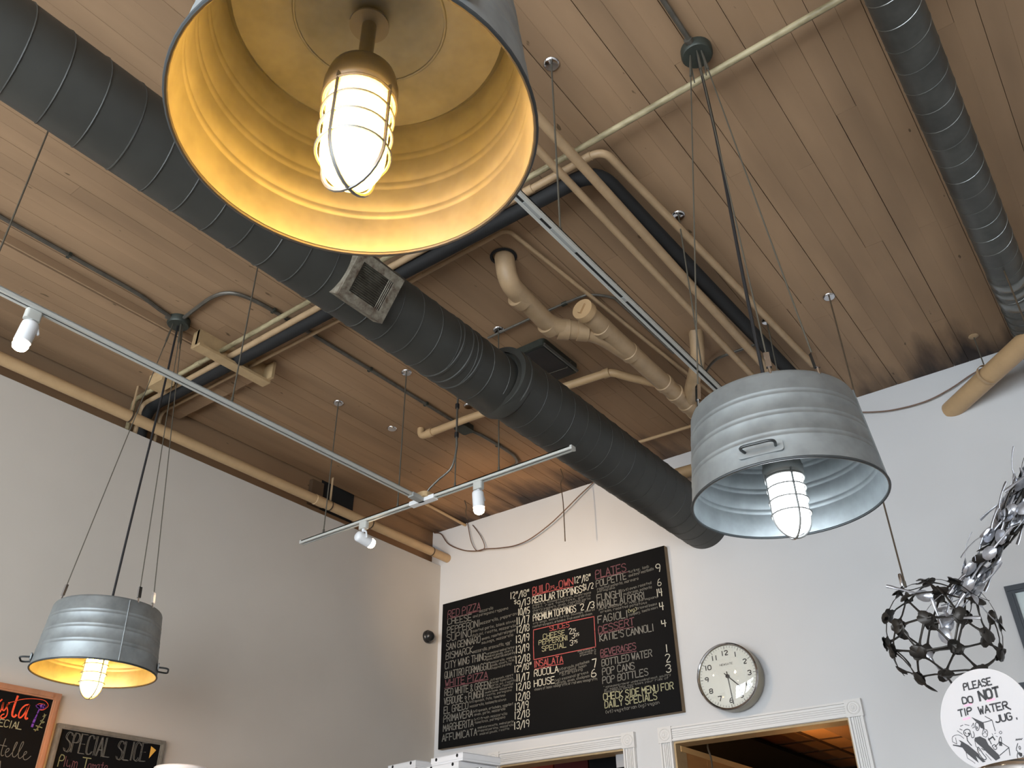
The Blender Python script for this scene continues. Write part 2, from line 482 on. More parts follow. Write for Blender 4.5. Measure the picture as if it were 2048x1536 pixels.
for x in rows:
    low = x < STEP_X
    ends = [0.1]
    y = 0.1 + RP.uniform(0.6, 3.4)
    while y < BW-0.4:
        ends.append(y); y += RP.uniform(1.9, 3.6)
    if low:
        ends = [e for e in ends if abs(e-STEP_Y) > 0.3] + [STEP_Y]; ends.sort()
    ends.append(BW)
    gap = RP.choice((0.0005, 0.0007, 0.001, 0.0014, 0.002, 0.003))
    dz = RP.uniform(-0.0006, 0.0006)
    for a, b in zip(ends[:-1], ends[1:]):
        z = CEIL + dz + RP.uniform(-0.0003, 0.0003)
        if low and b <= STEP_Y+0.001: z -= 0.05
        plank(x+gap/2*RP.choice((-1, 1)), PW-gap, a+0.0005, b-0.0005, z)
struct(MB().box((STEP_X+0.006, (FW+STEP_Y)/2, CEIL-0.026), (0.012, STEP_Y-FW, 0.048)).build('trim_1', 'ceiling_board'), 'shallow tan board closing the step in the ceiling', 'trim')
struct(MB().box(((LU+STEP_X)/2, (FW+0.1)/2, CEIL-0.028), (STEP_X-LU, 0.1-FW, 0.044)).build('trim_2', 'ceiling_board'), 'lowered tan boarding over the left wall', 'trim')

# door casings: fluted boards and rosette corner blocks
def fluted(mb, a, b, w, out):
    # board of width w from a to b lying on the back wall, with raised flutes
    a = Vector(a); b = Vector(b); d = (b-a); L = d.length; d.normalize()
    s = Vector((0, -1, 0)).cross(d)
    M = Matrix((s, Vector((0, -1, 0)), d)).transposed()
    c = (a+b)/2
    mb.box(c+Vector((0, -0.007, 0)), (w, 0.014, L), M)
    for t, ww, h in ((-0.42, 0.13, 0.012), (0.42, 0.13, 0.012), (-0.2, 0.07, 0.007), (-0.07, 0.07, 0.007), (0.07, 0.07, 0.007), (0.2, 0.07, 0.007)):
        mb.box(c+s*(t*w)+Vector((0, -0.014-h/2, 0)), (w*ww, h, L), M)
def opening(idx, X0, X1, lab):
    o = bpy.data.objects.new('door_%d' % idx, None); C.objects.link(o); o.location = ((X0+X1)/2, BW, 0)
    struct(o, lab, 'doorway')
    W_ = 0.092; cx = (X0+X1)/2
    def P(x, z): return (x-cx, 0, z)
    for s, x in ((-1, X0), (1, X1)):
        mb = MB(); fluted(mb, P(x+s*W_/2, 0.0), P(x+s*W_/2, DT), W_, 1); mb.build('side_casing', 'trim_white', o)
        b = MB().box((x+s*W_/2-cx, -0.016, DT+W_/2), (W_+0.008, 0.032, W_+0.008)).build('corner_block', 'trim_white', o)
        q = (x+s*W_/2-cx, -0.032, DT+W_/2)
        MB().lathe([(0.040, 0), (0.040, 0.005), (0.036, 0.006), (0.032, 0.002), (0.024, 0.002), (0.020, 0.006), (0.014, 0.006), (0.011, 0.003), (0.007, 0.003), (0.005, 0.007), (0, 0.008)], 28, q, (0, -1, 0)).build('rosette', 'trim_white', b, True)
    mb = MB(); fluted(mb, P(X0, DT+W_/2), P(X1, DT+W_/2), W_, 1); mb.build('head_casing', 'trim_white', o)
    mb = MB()
    for s, x in ((1, X0), (-1, X1)): mb.box((x+s*0.006-cx, 0.075, DT/2), (0.012, 0.15, DT))
    mb.box((0, 0.075, DT-0.006), (X1-X0-0.024, 0.15, 0.012))
    mb.build('jamb_lining', 'wood_tan', o)
opening(1, D1[0], D1[1], 'white cased opening behind the pizza boxes under the menu board')
opening(2, D2[0], D2[1], 'white cased opening with rosette corners below the clock')

# the kitchen seen through the two openings
KC = 2.87
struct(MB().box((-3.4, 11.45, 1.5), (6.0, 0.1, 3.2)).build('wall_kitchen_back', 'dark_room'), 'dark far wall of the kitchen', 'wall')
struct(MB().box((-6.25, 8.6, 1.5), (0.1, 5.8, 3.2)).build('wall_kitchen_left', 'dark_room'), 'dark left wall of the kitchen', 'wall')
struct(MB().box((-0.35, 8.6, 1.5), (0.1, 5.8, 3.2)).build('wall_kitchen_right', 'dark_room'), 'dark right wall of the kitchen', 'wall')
struct(MB().box((-3.3, 8.6, -0.03), (6.0, 5.8, 0.06)).build('floor_kitchen', 'floor_concrete'), 'kitchen floor beyond the openings', 'floor')
kc = struct(MB().box((-3.3, 8.6, KC+0.08), (6.0, 5.8, 0.05)).build('ceiling_kitchen', 'grid_brown'), 'warm lit tiled kitchen ceiling beyond the opening', 'ceiling')
mb = MB()
tx0, ty0 = -3.01-0.61*4, 9.09-0.61*5
for i in range(0, 9): mb.box((tx0+i*0.61, 8.6, KC+0.004), (0.028, 5.6, 0.012))
for j in range(0, 9): mb.box((-3.3, ty0+j*0.61, KC+0.005), (5.6, 0.028, 0.010))
mb.build('ceiling_grid', 'grid_brown', kc)
tm = None
for i in range(0, 8):
    for j in range(1, 8):
        if tm is None:
            t_ = MB().box((0, 0, 0), (0.585, 0.585, 0.012)).build('ceiling_tile', 'tile_ceiling', kc); tm = t_.data
        else:
            t_ = bpy.data.objects.new('ceiling_tile', tm); C.objects.link(t_); t_.parent = kc
        t_.location = (tx0+(i+0.5)*0.61, ty0+(j+0.5)*0.61, KC+0.016)
pw = thing('wood_partition', 'orange wooden partition wall inside the opening below the clock', 'partition', (-2.84, 7.6, 0))
for k in range(8): MB().box((0, -1.73+k*0.4, 1.15), (0.05, 0.396, 2.30)).build('panel_board', 'wood_orange', pw)
MB().box((0, -0.33, 2.318), (0.07, 3.2, 0.036)).build('cap_rail', 'wood_edge', pw)
hd = thing('exhaust_hood', 'brown exhaust hood with slotted filter edge seen through the opening below the clock', 'hood', (-1.58, 8.0, 2.6))
MB().box((0, 0, 0.20), (1.9, 3.6, 0.13)).build('hood_body', 'hood_brown', hd)
mb = MB()
for k in range(60): mb.box((-0.958, -1.75+k*0.059, 0.19), (0.014, 0.03, 0.09))
mb.build('filter_edge', 'shelf_wire', hd)['kind'] = 'stuff'
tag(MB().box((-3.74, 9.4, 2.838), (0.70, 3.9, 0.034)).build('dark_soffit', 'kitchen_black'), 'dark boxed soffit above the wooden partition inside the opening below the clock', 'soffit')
tag(MB().tube(smoothpath([(-2.69, 5.86, 2.42), (-2.70, 5.86, 2.34), (-2.685, 5.86, 2.26), (-2.69, 5.86, 2.1), (-2.688, 5.86, 1.9)]), 0.006, 6).build('pull_chain', 'rod_rust'), 'thin pull chain hanging inside the opening below the clock', 'chain')
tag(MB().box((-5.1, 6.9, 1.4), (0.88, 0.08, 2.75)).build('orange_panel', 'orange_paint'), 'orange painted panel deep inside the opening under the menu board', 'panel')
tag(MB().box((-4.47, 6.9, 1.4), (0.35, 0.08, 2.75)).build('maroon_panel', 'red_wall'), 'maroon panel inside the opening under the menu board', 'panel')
tag(MB().box((-3.9, 6.9, 1.4), (0.76, 0.08, 2.75)).build('black_panel', 'kitchen_black'), 'black panel standing for the dark space beyond, inside the opening under the menu board', 'panel')  # black sheet painted as a dark opening
nt_ = thing('paper_notice', 'small white paper notice hanging from the head of the opening under the menu board', 'notice', (-3.26, 5.7, 2.352))
MB().box((-0.03, 0, -0.055), (0.085, 0.002, 0.085)).build('sheet', 'paper', nt_)
MB().box((-0.03, 0.002, -0.012), (0.05, 0.004, 0.024)).build('tape', 'card_grey', nt_)
# warm kitchen lamps, unseen; the partition one is added to brighten tiles and wood
for lx, ly, k in ((-6.04, 8.2, 0), (-2.66, 7.9, 1)):
    fl = thing('kitchen_lamp', ('unseen warm tube lamp on the left kitchen wall beyond the menu wall', 'unseen warm tube lamp added on the wooden partition inside the opening below the clock')[k], 'lamp', (lx, ly, 1.98))
    ax_ = Vector((0, 1, 0)); wl = Vector((-1, 0, 0))
    MB().tube([ax_*-0.2, ax_*0.2], 0.03, 8).build('tube', 'kitchen_tube', fl, True)
    MB().box((0, 0, -0.05), (0.10, 0.5, 0.04)).build('housing', 'cast_metal', fl)
    MB().box(wl*0.075+Vector((0, 0, -0.05)), (0.13, 0.06, 0.05)).build('wall_arm', 'cast_metal', fl)

# ================================================================ DUCTS
def helix(cx, cz, r, y0, y1, pitch, slope=1, n=28):
    pts = []; N = int((y1-y0)/pitch*n)
    for k in range(N+1):
        a = 2*PI*k/n*slope; pts.append((cx+r*math.cos(a), y0+(y1-y0)*k/N, cz+r*math.sin(a)))
    return pts
JY = (-2.290, 3.162, 3.835)[1]
d = thing('spiral_duct', 'large dark grey painted spiral duct running into the back wall beside the menu board', 'duct', (-2.42, 1.5, 3.78))
o_ = Vector((-2.42, 1.5, 3.78))
def dy(mb, cx, cz, r, y0, y1, n=56): return mb.lathe([(r, y0-o_.y), (r, y1-o_.y)], n, (cx-o_.x, 0, cz-o_.z), (0, 1, 0))
dy(MB(), -2.42, 3.78, 0.168, FW+0.02, JY).build('duct_run', 'duct_paint', d, True)
dy(MB(), -2.39, 3.805, 0.188, JY-0.05, BW+0.02).build('duct_end_run', 'duct_paint', d, True)
MB().lathe([(0.168, -0.07), (0.176, -0.05), (0.190, 0.0), (0.190, 0.03)], 56, (-2.405-o_.x, JY-o_.y, 3.79-o_.z), (0, 1, 0), False).build('joint_collar', 'duct_paint', d, True)
s1 = MB().tube(local(helix(-2.42, 3.78, 0.168, FW+0.1, JY-0.1, 0.135, -1), o_), 0.0035, 6).build('spiral_seam', 'duct_seam', d, True)
s2 = MB().tube(local(helix(-2.39, 3.805, 0.188, JY+0.02, BW, 0.135, -1), o_), 0.003, 6).build('spiral_seam', 'duct_seam', d, True)
for yy, w_, r_ in ((JY+0.0, 0.03, 0.194), (JY-0.36, 0.02, 0.172), (JY-0.43, 0.02, 0.172), (JY-0.50, 0.02, 0.172)):
    cx, cz = (-2.39, 3.805) if r_ > 0.18 else (-2.42, 3.78)
    MB().lathe([(r_-0.004, 0), (r_, 0.004), (r_, w_-0.004), (r_-0.004, w_)], 48, (cx-o_.x, yy-o_.y, cz-o_.z), (0, 1, 0)).build('joint_band', 'duct_paint', d, True)
# register on the underside of the big duct
vy = (-2.280, 2.033, 3.707)[1]
nrm = Vector((0.835, 0, -0.55)).normalized(); ex = Vector((0, 1, 0)); ez = nrm.cross(ex)
v = thing('duct_register', 'grimy square air register clamped to the side of the large dark duct', 'vent', Vector((-2.42, vy, 3.78))+nrm*0.168)
MV = Matrix((ex, nrm, ez)).transposed()
def VP(y, t, h): return ex*y + ez*t + nrm*h
HL, HT = 0.135, 0.112
mb = MB()
for c_, s_ in (((-HL+0.02, 0), (0.04, 2*HT)), ((HL-0.02, 0), (0.04, 2*HT)), ((0, -HT+0.02), (2*HL-0.08, 0.04)), ((0, HT-0.02), (2*HL-0.08, 0.04))):
    mb.box(VP(c_[0], c_[1], 0.022), (s_[0], 0.012, s_[1]), MV)
mb.build('register_frame', 'vent_paint', v)
mb = MB()
for s in (-1, 1):
    mb.box(VP(s*(HL-0.006), 0, -0.02), (0.012, 0.075, 2*HT), MV); mb.box(VP(0, s*(HT-0.006), -0.03), (2*HL-0.024, 0.085, 0.012), MV)
mb.build('collar', 'vent_paint', v)
MB().box(VP(0, 0, -0.004), (2*HL-0.03, 0.006, 2*HT-0.03), MV).build('register_back', 'matte_black', v)  # black sheet stands for the shade inside the register
for k in range(14): MB().box(VP(-0.01, -0.066+k*0.0102, 0.017), (0.140, 0.010, 0.0038), MV @ Matrix.Rotation(0.5, 3, 'X')).build('louver', 'vent_slat', v)
for k in range(4): MB().box(VP(0.066+k*0.0095, 0, 0.019), (0.0042, 0.010, 0.145), MV @ Matrix.Rotation(0.5, 3, 'Z')).build('deflector_bar', 'vent_paint', v)
for k in range(4): MB().box(VP(-0.085-k*0.0055, 0, 0.016), (0.003, 0.008, 0.145), MV @ Matrix.Rotation(-0.5, 3, 'Z')).build('deflector_bar', 'vent_slat', v)

d = thing('galvanised_duct', 'slim galvanised spiral duct along the right side of the ceiling', 'duct', (0.0, 2.5, 4.22))
o_ = Vector((0.0, 2.5, 4.22))
dy(MB(), 0.0, 4.22, 0.0925, FW+0.02, BW+0.02, 48).build('duct_run', 'duct_zinc', d, True)
MB().tube(local(helix(0.0, 4.22, 0.0925, FW+0.1, BW, 0.125, -1, 24), o_), 0.0022, 6).build('spiral_seam', 'duct_band', d, True)
yb = (-0.050, 4.499, 4.637)[1]
for k, (dy_, w_) in enumerate(((0, 0.07), (0.10, 0.05), (0.2, 0.09), (0.36, 0.02), (0.44, 0.02), (0.52, 0.02), (0.6, 0.02))):
    MB().lathe([(0.0935, 0), (0.0975, 0.005), (0.0975, w_-0.005), (0.0935, w_)], 40, (0, yb-o_.y+dy_-0.05, 0), (0, 1, 0)).build('joint_band', 'duct_band' if k < 3 else 'duct_zinc', d, True)

# ================================================================ PIPES
def pipe(name, label, pts, r, m, bend=0.08, couplings=(), cr=1.18, n=14, cat='pipe', group=None, cl=0.05):
    o = Vector(pts[0]); t = thing(name, label, cat, o, group)
    path = fillet(pts, bend)
    MB().tube(local(path, o), r, n).build('pipe_run', m, t, True)
    for c_, dr in couplings:
        c_ = Vector(c_)-o; dr = Vector(dr).normalized()
        MB().tube([c_-dr*cl/2, c_-dr*cl*0.46, c_+dr*cl*0.46, c_+dr*cl/2], [r, r*cr, r*cr, r], n).build('coupling', m, t, True)
    return t
Z1, Z2, Z3 = CEIL-0.075, CEIL-0.085, CEIL-0.10
pipe('water_pipe', 'thin flaking greenish cream pipe crossing the whole ceiling', [(2.2, 2.39, Z1), (-1.4, 2.455, Z1), (-5.0, 2.486, Z1), (-5.0, 2.486, 3.9)], 0.015, 'pipe_green', 0.05, [((-1.46, 2.456, Z1), (1, 0, 0)), ((-4.3, 2.48, Z1), (1, 0, 0))])
pipe('water_pipe', 'tan pipe bending beside the black foam pipe at the ceiling', [(-1.20, 4.9, Z2+0.02), (-1.315, 2.515, Z2), (-3.3, 2.535, Z2), (-5.0, 2.55, Z2), (-5.0, 2.55, 3.9)], 0.020, 'tan_pipe', 0.07, [((-1.40, 2.515, Z2), (1, 0, 0)), ((-1.74, 2.518, Z2), (1, 0, 0))])
pipe('insulated_pipe', 'thick pipe wrapped in black foam turning a corner under the ceiling', [(-1.33, 4.95, Z3), (-1.40, 2.59, Z3), (-5.0, 2.585, Z3), (-5.0, 2.585, 3.9)], 0.040, 'black_foam', 0.13)
pipe('water_pipe', 'thin tan pipe elbowing past the ceiling hole of the drain', [(-1.88, 5.0, Z1+0.035), (-2.02, 2.712, Z1+0.035), (-3.2, 2.70, Z1), (-5.0, 2.694, Z1), (-5.0, 2.694, 3.9)], 0.012, 'tan_pipe', 0.05, [((-2.24, 2.71, Z1+0.03), (1, 0, 0)), ((-2.62, 2.705, Z1+0.02), (1, 0, 0))])
pipe('water_pipe', 'thicker of the two straight tan pipes running under the black foam pipe', [(-1.41, 1.0, CEIL-0.16), (-1.41, 5.62, CEIL-0.16)], 0.024, 'tan_pipe')
pipe('water_pipe', 'slimmer of the two straight tan pipes running under the black foam pipe', [(-1.515, 1.0, CEIL-0.16), (-1.515, 5.62, CEIL-0.16)], 0.019, 'tan_pipe')
pipe('wall_pipe', 'long tan pipe strapped along the top of the left wall', [(-4.87, FW+0.1, 4.136), (-4.87, BW+0.02, 4.136)], 0.038, 'tan_bright', couplings=[((-4.87, 4.06, 4.136), (0, 1, 0))], cl=0.10, cr=1.1)
for k, (yy, top) in enumerate(((2.42, 1), (4.17, 1), (4.62, 0), (5.38, 0))):
    t = thing('pipe_strap', ['thin strap around the left wall pipe beside the pipe bend', 'thin strap around the left wall pipe in front of the dark wall hole', 'thin strap around the left wall pipe behind the tilted spotlight', 'thin strap around the left wall pipe close to the room corner'][k], 'strap', (-4.87, yy, 4.136), 'straps of the left wall pipe')
    MB().lathe([(0.0385, -0.005), (0.041, -0.005), (0.041, 0.005), (0.0385, 0.005)], 24, (0, 0, 0), (0, 1, 0), False).build('strap_ring', 'rod_rust', t, True)
    if top: MB().box((0, 0, 0.14), (0.018, 0.006, 0.21)).build('strap_hanger', 'tan_pipe', t)
# plastic drain
DZ = CEIL-0.15; DR = 0.056
dp = thing('drain_pipe', 'fat cream plastic drain pipe with elbow and wye under the ceiling', 'pipe', (-2.2, 2.92, CEIL))
O_ = Vector((-2.2, 2.92, CEIL))
def dpart(nm, pts, r=DR, n=24, caps=True, m='tan_pipe'): return MB().tube(local(pts, O_), r, n, caps).build(nm, m, dp, True)
el = fillet([(-2.19, 2.91, CEIL+0.02), (-2.20, 2.955, DZ), (-2.245, 3.45, DZ), (-2.06, 3.64, DZ), (-2.02, 3.95, DZ)], 0.12, 8)
dpart('drain_run', el)
for a_, b_ in ((Vector((-2.228, 3.11, DZ)), Vector((0.05, 1, 0))), (Vector((-2.244, 3.42, DZ)), Vector((0.0, 1, 0))), (Vector((-2.20, 3.50, DZ)), Vector((0.7, 0.7, 0))), (Vector((-2.12, 3.58, DZ)), Vector((0.7, 0.7, 0)))):
    b_ = b_.normalized(); MB().tube(local([a_-b_*0.035, a_-b_*0.032, a_+b_*0.032, a_+b_*0.035], O_), [DR, DR*1.13, DR*1.13, DR], 24).build('hub_ring', 'tan_pipe', dp, True)
dpart('main_run', [(-2.005, 3.44, DZ), (-2.02, 5.62, DZ)])
MB().lathe([(DR*1.14, 0), (DR*1.16, 0.01), (DR*1.16, 0.05), (DR, 0.055)], 28, Vector((-2.005, 3.40, DZ))-O_, (-0.006, 1, 0)).build('cleanout_cap', 'tan_bright', dp, True)
MB().box(Vector((-2.005, 3.395, DZ))-O_, (0.02, 0.02, 0.06), Matrix.Rotation(0.6, 3, 'Y')).build('cap_key', 'tan_bright', dp)
for yy in (3.60, 3.92, 4.36, 4.52, 4.68, 4.82):
    MB().tube(local([(-2.012, yy, DZ), (-2.012, yy+0.004, DZ), (-2.013, yy+0.05, DZ), (-2.013, yy+0.054, DZ)], O_), [DR, DR*1.12, DR*1.12, DR], 24).build('hub_ring', 'tan_pipe', dp, True)
dpart('branch_run', fillet([(-2.015, 4.72, DZ), (-1.72, 4.30, DZ+0.02), (-1.67, 4.20, CEIL+0.02)], 0.1), 0.045)
MB().lathe([(0.068, 0), (0.075, -0.006), (0.06, -0.012), (0.058, 0)], 28, Vector((-2.19, 2.905, CEIL))-O_, (0, 0, 1), False).build('ceiling_collar', 'matte_black', dp, True)
pipe('waste_pipe', 'tan waste pipe crossing under the dark duct with an elbow at each end', [(-3.83, 4.06, CEIL+0.02), (-3.83, 4.062, CEIL-0.065), (-3.38, 4.07, CEIL-0.065), (-2.27, 4.16, CEIL-0.075), (-2.20, 4.24, CEIL-0.10), (-2.03, 4.40, DZ)], 0.027, 'tan_bright', 0.05, [((-3.74, 4.062, CEIL-0.065), (1, 0, 0)), ((-2.30, 4.158, CEIL-0.075), (1, 0.05, 0))])
pipe('water_pipe', 'short thin tan pipe at the ceiling between dark duct and galvanised tub lamp', [(-2.75, 5.17, CEIL-0.03), (-2.0, 5.21, CEIL-0.03), (-2.0, 5.62, CEIL-0.03)], 0.012, 'tan_bright', 0.04)
pipe('stub_pipe', 'short thick tan pipe beside the duct end, entering the back wall behind the tub lamp', [(-2.60, 5.40, 4.16), (-1.95, 5.40, 4.14), (-1.75, 5.62, 4.14)], 0.045, 'tan_bright', 0.12)
sp = pipe('stub_pipe', 'fat tan pipe slanting out of the back wall at the upper right', [(-0.59, BW+0.03, 4.13), (0.75, 4.26, 4.13)], 0.062, 'tan_bright', n=24)
MB().tube(local([(-0.30, 5.31, CEIL), (-0.30, 5.31, 4.2)], (-0.59, BW+0.03, 4.13)), 0.004, 6).build('hanger_rod', 'cable_steel', sp)
MB().lathe([(0.0635, -0.008), (0.067, -0.008), (0.067, 0.008), (0.0635, 0.008)], 24, Vector((-0.30, 5.31, 4.13))-Vector((-0.59, BW+0.03, 4.13)), (1, -1, 0), False).build('hanger_band', 'tan_pipe', sp, True)
MB().lathe([(0.03, 0), (0.03, -0.004), (0.012, -0.012)], 20, Vector((-0.30, 5.31, CEIL))-Vector((-0.59, BW+0.03, 4.13))).build('hanger_rose', 'tan_pipe', sp, True)
# pipe cradle near the left lamp
cr = thing('pipe_cradle', 'tan wooden cradle board holding the bundle of pipes near the left lamp', 'bracket', (-4.08, 2.57, CEIL))
MB().box((0, 0, -0.065), (0.022, 0.52, 0.13)).build('face_board', 'wood_tan', cr)
MB().box((0.02, 0, -0.137), (0.075, 0.54, 0.018)).build('ledge_board', 'wood_tan', cr)
MB().box((0.045, 0.25, -0.07), (0.11, 0.02, 0.12)).build('end_board', 'wood_tan', cr)
MB().box((-0.02, -0.25, -0.065), (0.06, 0.02, 0.12)).build('end_board', 'wood_tan', cr)
# small tan block beyond the track and a dark hole in the upper left wall
tag(MB().box((-4.62, 2.44, CEIL-0.095), (0.16, 0.09, 0.09)).build('wood_block', 'wood_tan'), 'small tan wooden block beside the pipes above the white track', 'block')
hb = thing('wall_hole', 'dark rectangular hole with brown reveal in the upper left wall', 'hole', (LU, 4.40, 4.34))
MB().box((0.004, 0.0, -0.03), (0.006, 0.36, 0.26)).build('hole_back', 'matte_black', hb)  # black plate on the wall stands for the shade in the hole
MB().box((0.02, -0.245, -0.055), (0.04, 0.12, 0.21)).build('reveal', 'hood_brown', hb)
# dark panel by the duct
pn = thing('ceiling_panel', 'dark ceiling panel in a rounded metal frame partly behind the large duct', 'panel', (-2.68, 3.86, CEIL))
MB().rbox((0, 0, -0.03), (0.46, 0.40, 0.05), 0.03).build('panel_frame', 'steel_box', pn, True)
MB().rbox((0, 0, -0.056), (0.42, 0.36, 0.006), 0.02).build('panel_face', 'plastic_black', pn)
MB().tube([(0.225, -0.19, -0.05), (0.225, 0.19, -0.05)], 0.010, 8).build('edge_bar', 'duct_band', pn, True)
MB().tube([(-0.2, 0.06, -0.064), (0.2, 0.10, -0.064), (0.235, 0.10, -0.03)], 0.002, 5).build('retaining_wire', 'cable_steel', pn)

# ================================================================ CONDUITS
def conduit(label, pts, r=0.010, clips=(), n=8, m='conduit'):
    o = Vector(pts[0]); t = thing('conduit', label, 'conduit', o)
    MB().tube(local(pts, o), r, n).build('conduit_run', m, t, True)
    for c_ in clips: MB().box(Vector(c_)-o, (0.035, 0.016, 0.022)).build('clip', 'steel_box', t)
    return t
CZ_ = CEIL-0.018
conduit('grey conduit running along the ceiling step to the left lamp box', [(-4.05, FW+0.2, CZ_), (-4.045, 1.80, CZ_), (-4.05, 1.9, CZ_), (-4.075, 2.02, CZ_), (-4.09, 2.12, CZ_)], 0.012, [(-4.05, 1.0, CZ_), (-4.047, 1.45, CZ_)])
conduit('grey conduit arching from the left lamp box and on past the pipes', smoothpath([(-4.03, 2.17, CZ_), (-3.90, 2.158, CZ_), (-3.72, 2.15, CZ_), (-3.61, 2.20, CZ_), (-3.565, 2.34, CZ_), (-3.556, 2.56, CZ_), (-3.55, 3.07, CZ_), (-3.55, 3.6, CZ_), (-3.548, 4.14, CZ_)], 5), 0.012, [(-3.556, 2.45, CZ_), (-3.55, 3.25, CZ_), (-3.55, 3.80, CZ_)])
conduit('grey conduit with a bent end running from the small junction box', smoothpath([(-3.54, 4.28, CZ_), (-3.52, 4.40, CZ_), (-3.515, 4.67, CZ_), (-3.525, 4.80, CZ_), (-3.57, 4.89, CZ_), (-3.66, 4.93, CZ_), (-4.1, 4.94, CZ_)], 5), 0.012, [(-3.517, 4.58, CZ_)])
jb = thing('junction_box', 'small grey junction box beside the tan waste pipe', 'box', (-3.545, 4.21, CEIL))
MB().rbox((0, 0, -0.022), (0.10, 0.13, 0.044), 0.02).build('box_body', 'steel_box', jb, True)
MB().lathe([(0.014, -0.01), (0.014, 0.015)], 12, (0, 0.075, -0.018), (0, 1, 0)).build('connector', 'conduit', jb, True)
conduit('grey conduit reaching the right lamp box from behind', [(-0.735, FW+0.2, CZ_), (-0.74, 2.30, CZ_)], 0.012, [(-0.738, 1.7, CZ_)])
conduit('thin grey conduit bending behind the cream drain pipe', smoothpath([(-2.72, 3.443, CZ_), (-2.40, 3.440, CZ_), (-2.07, 3.447, CZ_), (-1.98, 3.47, CZ_), (-1.90, 3.56, CZ_), (-1.885, 3.66, CZ_), (-1.88, 4.3, CZ_)], 5), 0.008, [(-2.15, 3.445, CZ_)])
conduit('short grey conduit curving between the drain riser and the two straight pipes', smoothpath([(-1.82, 4.62, CZ_-0.01), (-1.714, 4.53, CZ_-0.01), (-1.613, 4.508, CZ_-0.01), (-1.35, 4.52, CZ_-0.01)], 5), 0.009)

# ================================================================ TRACK LIGHTING
TZ = 3.43
def track(label, a, b, name='light_track'):
    a = Vector(a); b = Vector(b); d = (b-a).normalized(); L = (b-a).length
    t = thing(name, label, 'track', a)
    s = Vector((0, 0, 1)).cross(d)
    M = Matrix((s, d, Vector((0, 0, 1)))).transposed(); c = (b-a)/2
    mb = MB(); W_, H_ = 0.036, 0.020
    mb.box(c+Vector((0, 0, H_/2-0.003)), (W_, L, 0.006), M)
    mb.box(c+s*(W_/2-0.0035), (0.007, L, H_), M); mb.box(c-s*(W_/2-0.0035), (0.007, L, H_), M)
    mb.box(c+s*(W_/2-0.009)-Vector((0, 0, H_/2-0.002)), (0.006, L, 0.004), M); mb.box(c-s*(W_/2-0.009)-Vector((0, 0, H_/2-0.002)), (0.006, L, 0.004), M)
    mb.build('track_channel', 'track_white', t)
    MB().box(c+Vector((0, 0, 0.001)), (W_-0.016, L-0.01, 0.006), M).build('track_slot', 'track_slot', t)
    for e in (Vector((0, 0, 0)), b-a): MB().box(e, (W_+0.003, 0.014, H_+0.003), M).build('end_cap', 'track_white', t)
    return t
t1 = track('long white light track running down the left side to the cross bar', (-3.225, -1.6, TZ), (-3.195, 3.415, TZ))
t2 = track('white cross bar of the light track in front of the menu board', (-4.237, 3.435, TZ), (-2.141, 3.435, TZ))
t3 = track('white light track beside the tan pipes, ending behind the right tub lamp', (-1.273, -0.6, TZ), (-1.273, 4.75, TZ))
for x0, x1 in ((0.004, 0.0), ):
    for yy, ln in ((1.86+0.6, 0.10), (2.06+0.6, 0.16), (2.5+0.6, 0.03), (3.55+0.6, 0.02)):
        MB().box((0, yy, -0.006), (0.014, ln, 0.004)).build('contact_insert', 'track_grey', t3)
tc = thing('track_connector', 'white plastic connector joining the long track to the cross bar', 'connector', (-3.19, 3.435, TZ))
MB().box((0, 0, -0.004), (0.19, 0.042, 0.026)).build('cross_piece', 'spot_white', tc)
MB().box((0, -0.06, -0.004), (0.042, 0.10, 0.026)).build('tail_piece', 'track_grey', tc)
MB().rbox((0, 0.01, 0.02), (0.11, 0.11, 0.03), 0.03).build('feed_canopy', 'wood_tan', tc, True)

# suspension rods with chrome roses
def rod(label, x, y, z0=TZ+0.012, rust=False, r=0.0038, g='suspension rods of the light tracks'):
    t = thing('suspension_rod', label, 'rod', (x, y, CEIL), g)
    MB().lathe([(0.012, -0.004), (0.030, -0.008), (0.036, -0.003), (0.037, 0.0)], 24, (0, 0, 0), (0, 0, 1)).build('rose', 'chrome', t, True)
    MB().tube([(0, 0, 0), (0, 0, z0-CEIL)], r, 8).build('rod_shaft', 'rod_rust' if rust else 'cable_steel', t, True)
    MB().tube([(0, 0, z0-CEIL+0.03), (0, 0, z0-CEIL)], 0.0065, 8).build('rod_nut', 'cable_steel', t, True)
    return t
rod('rod at the left end of the track cross bar', -4.043, 3.435)
rod('second rod from the left of the track cross bar', -3.404, 3.44)
rod('rod of the cross bar carrying the drooping feed cable', -2.95, 3.435)
rod('rod of the cross bar nearest the dark duct', -2.631, 3.435)
rod('rod of the long left track close to the pipe bundle', -3.20, 2.06)
rod('rod of the long left track at the left edge of the photo', -3.22, 0.90)
rod('rod of the right track beside the big golden tub lamp', -1.273, 2.04)
rod('rod of the right track left of the black lamp cord', -1.273, 3.206)
rod('rod of the right track just above the right tub lamp', -1.273, 4.36)
for k, (px, py) in enumerate(((-3.35, 4.024), (-3.996, 3.927))):
    tag(MB().lathe([(0.010, -0.006), (0.030, -0.008), (0.036, -0.003), (0.037, 0.0)], 24, (px, py, CEIL)).build('ceiling_rose', 'chrome', None, True),
        ('empty chrome ceiling rose touching the edge of the dark duct', 'empty chrome ceiling rose left of the tan waste pipe elbow')[k], 'ceiling rose', 'empty ceiling roses')
fc = thing('feed_cable', 'grey flexible feed cable taped to a rod and drooping to the track joint', 'cable', (-2.94, 3.43, CEIL))
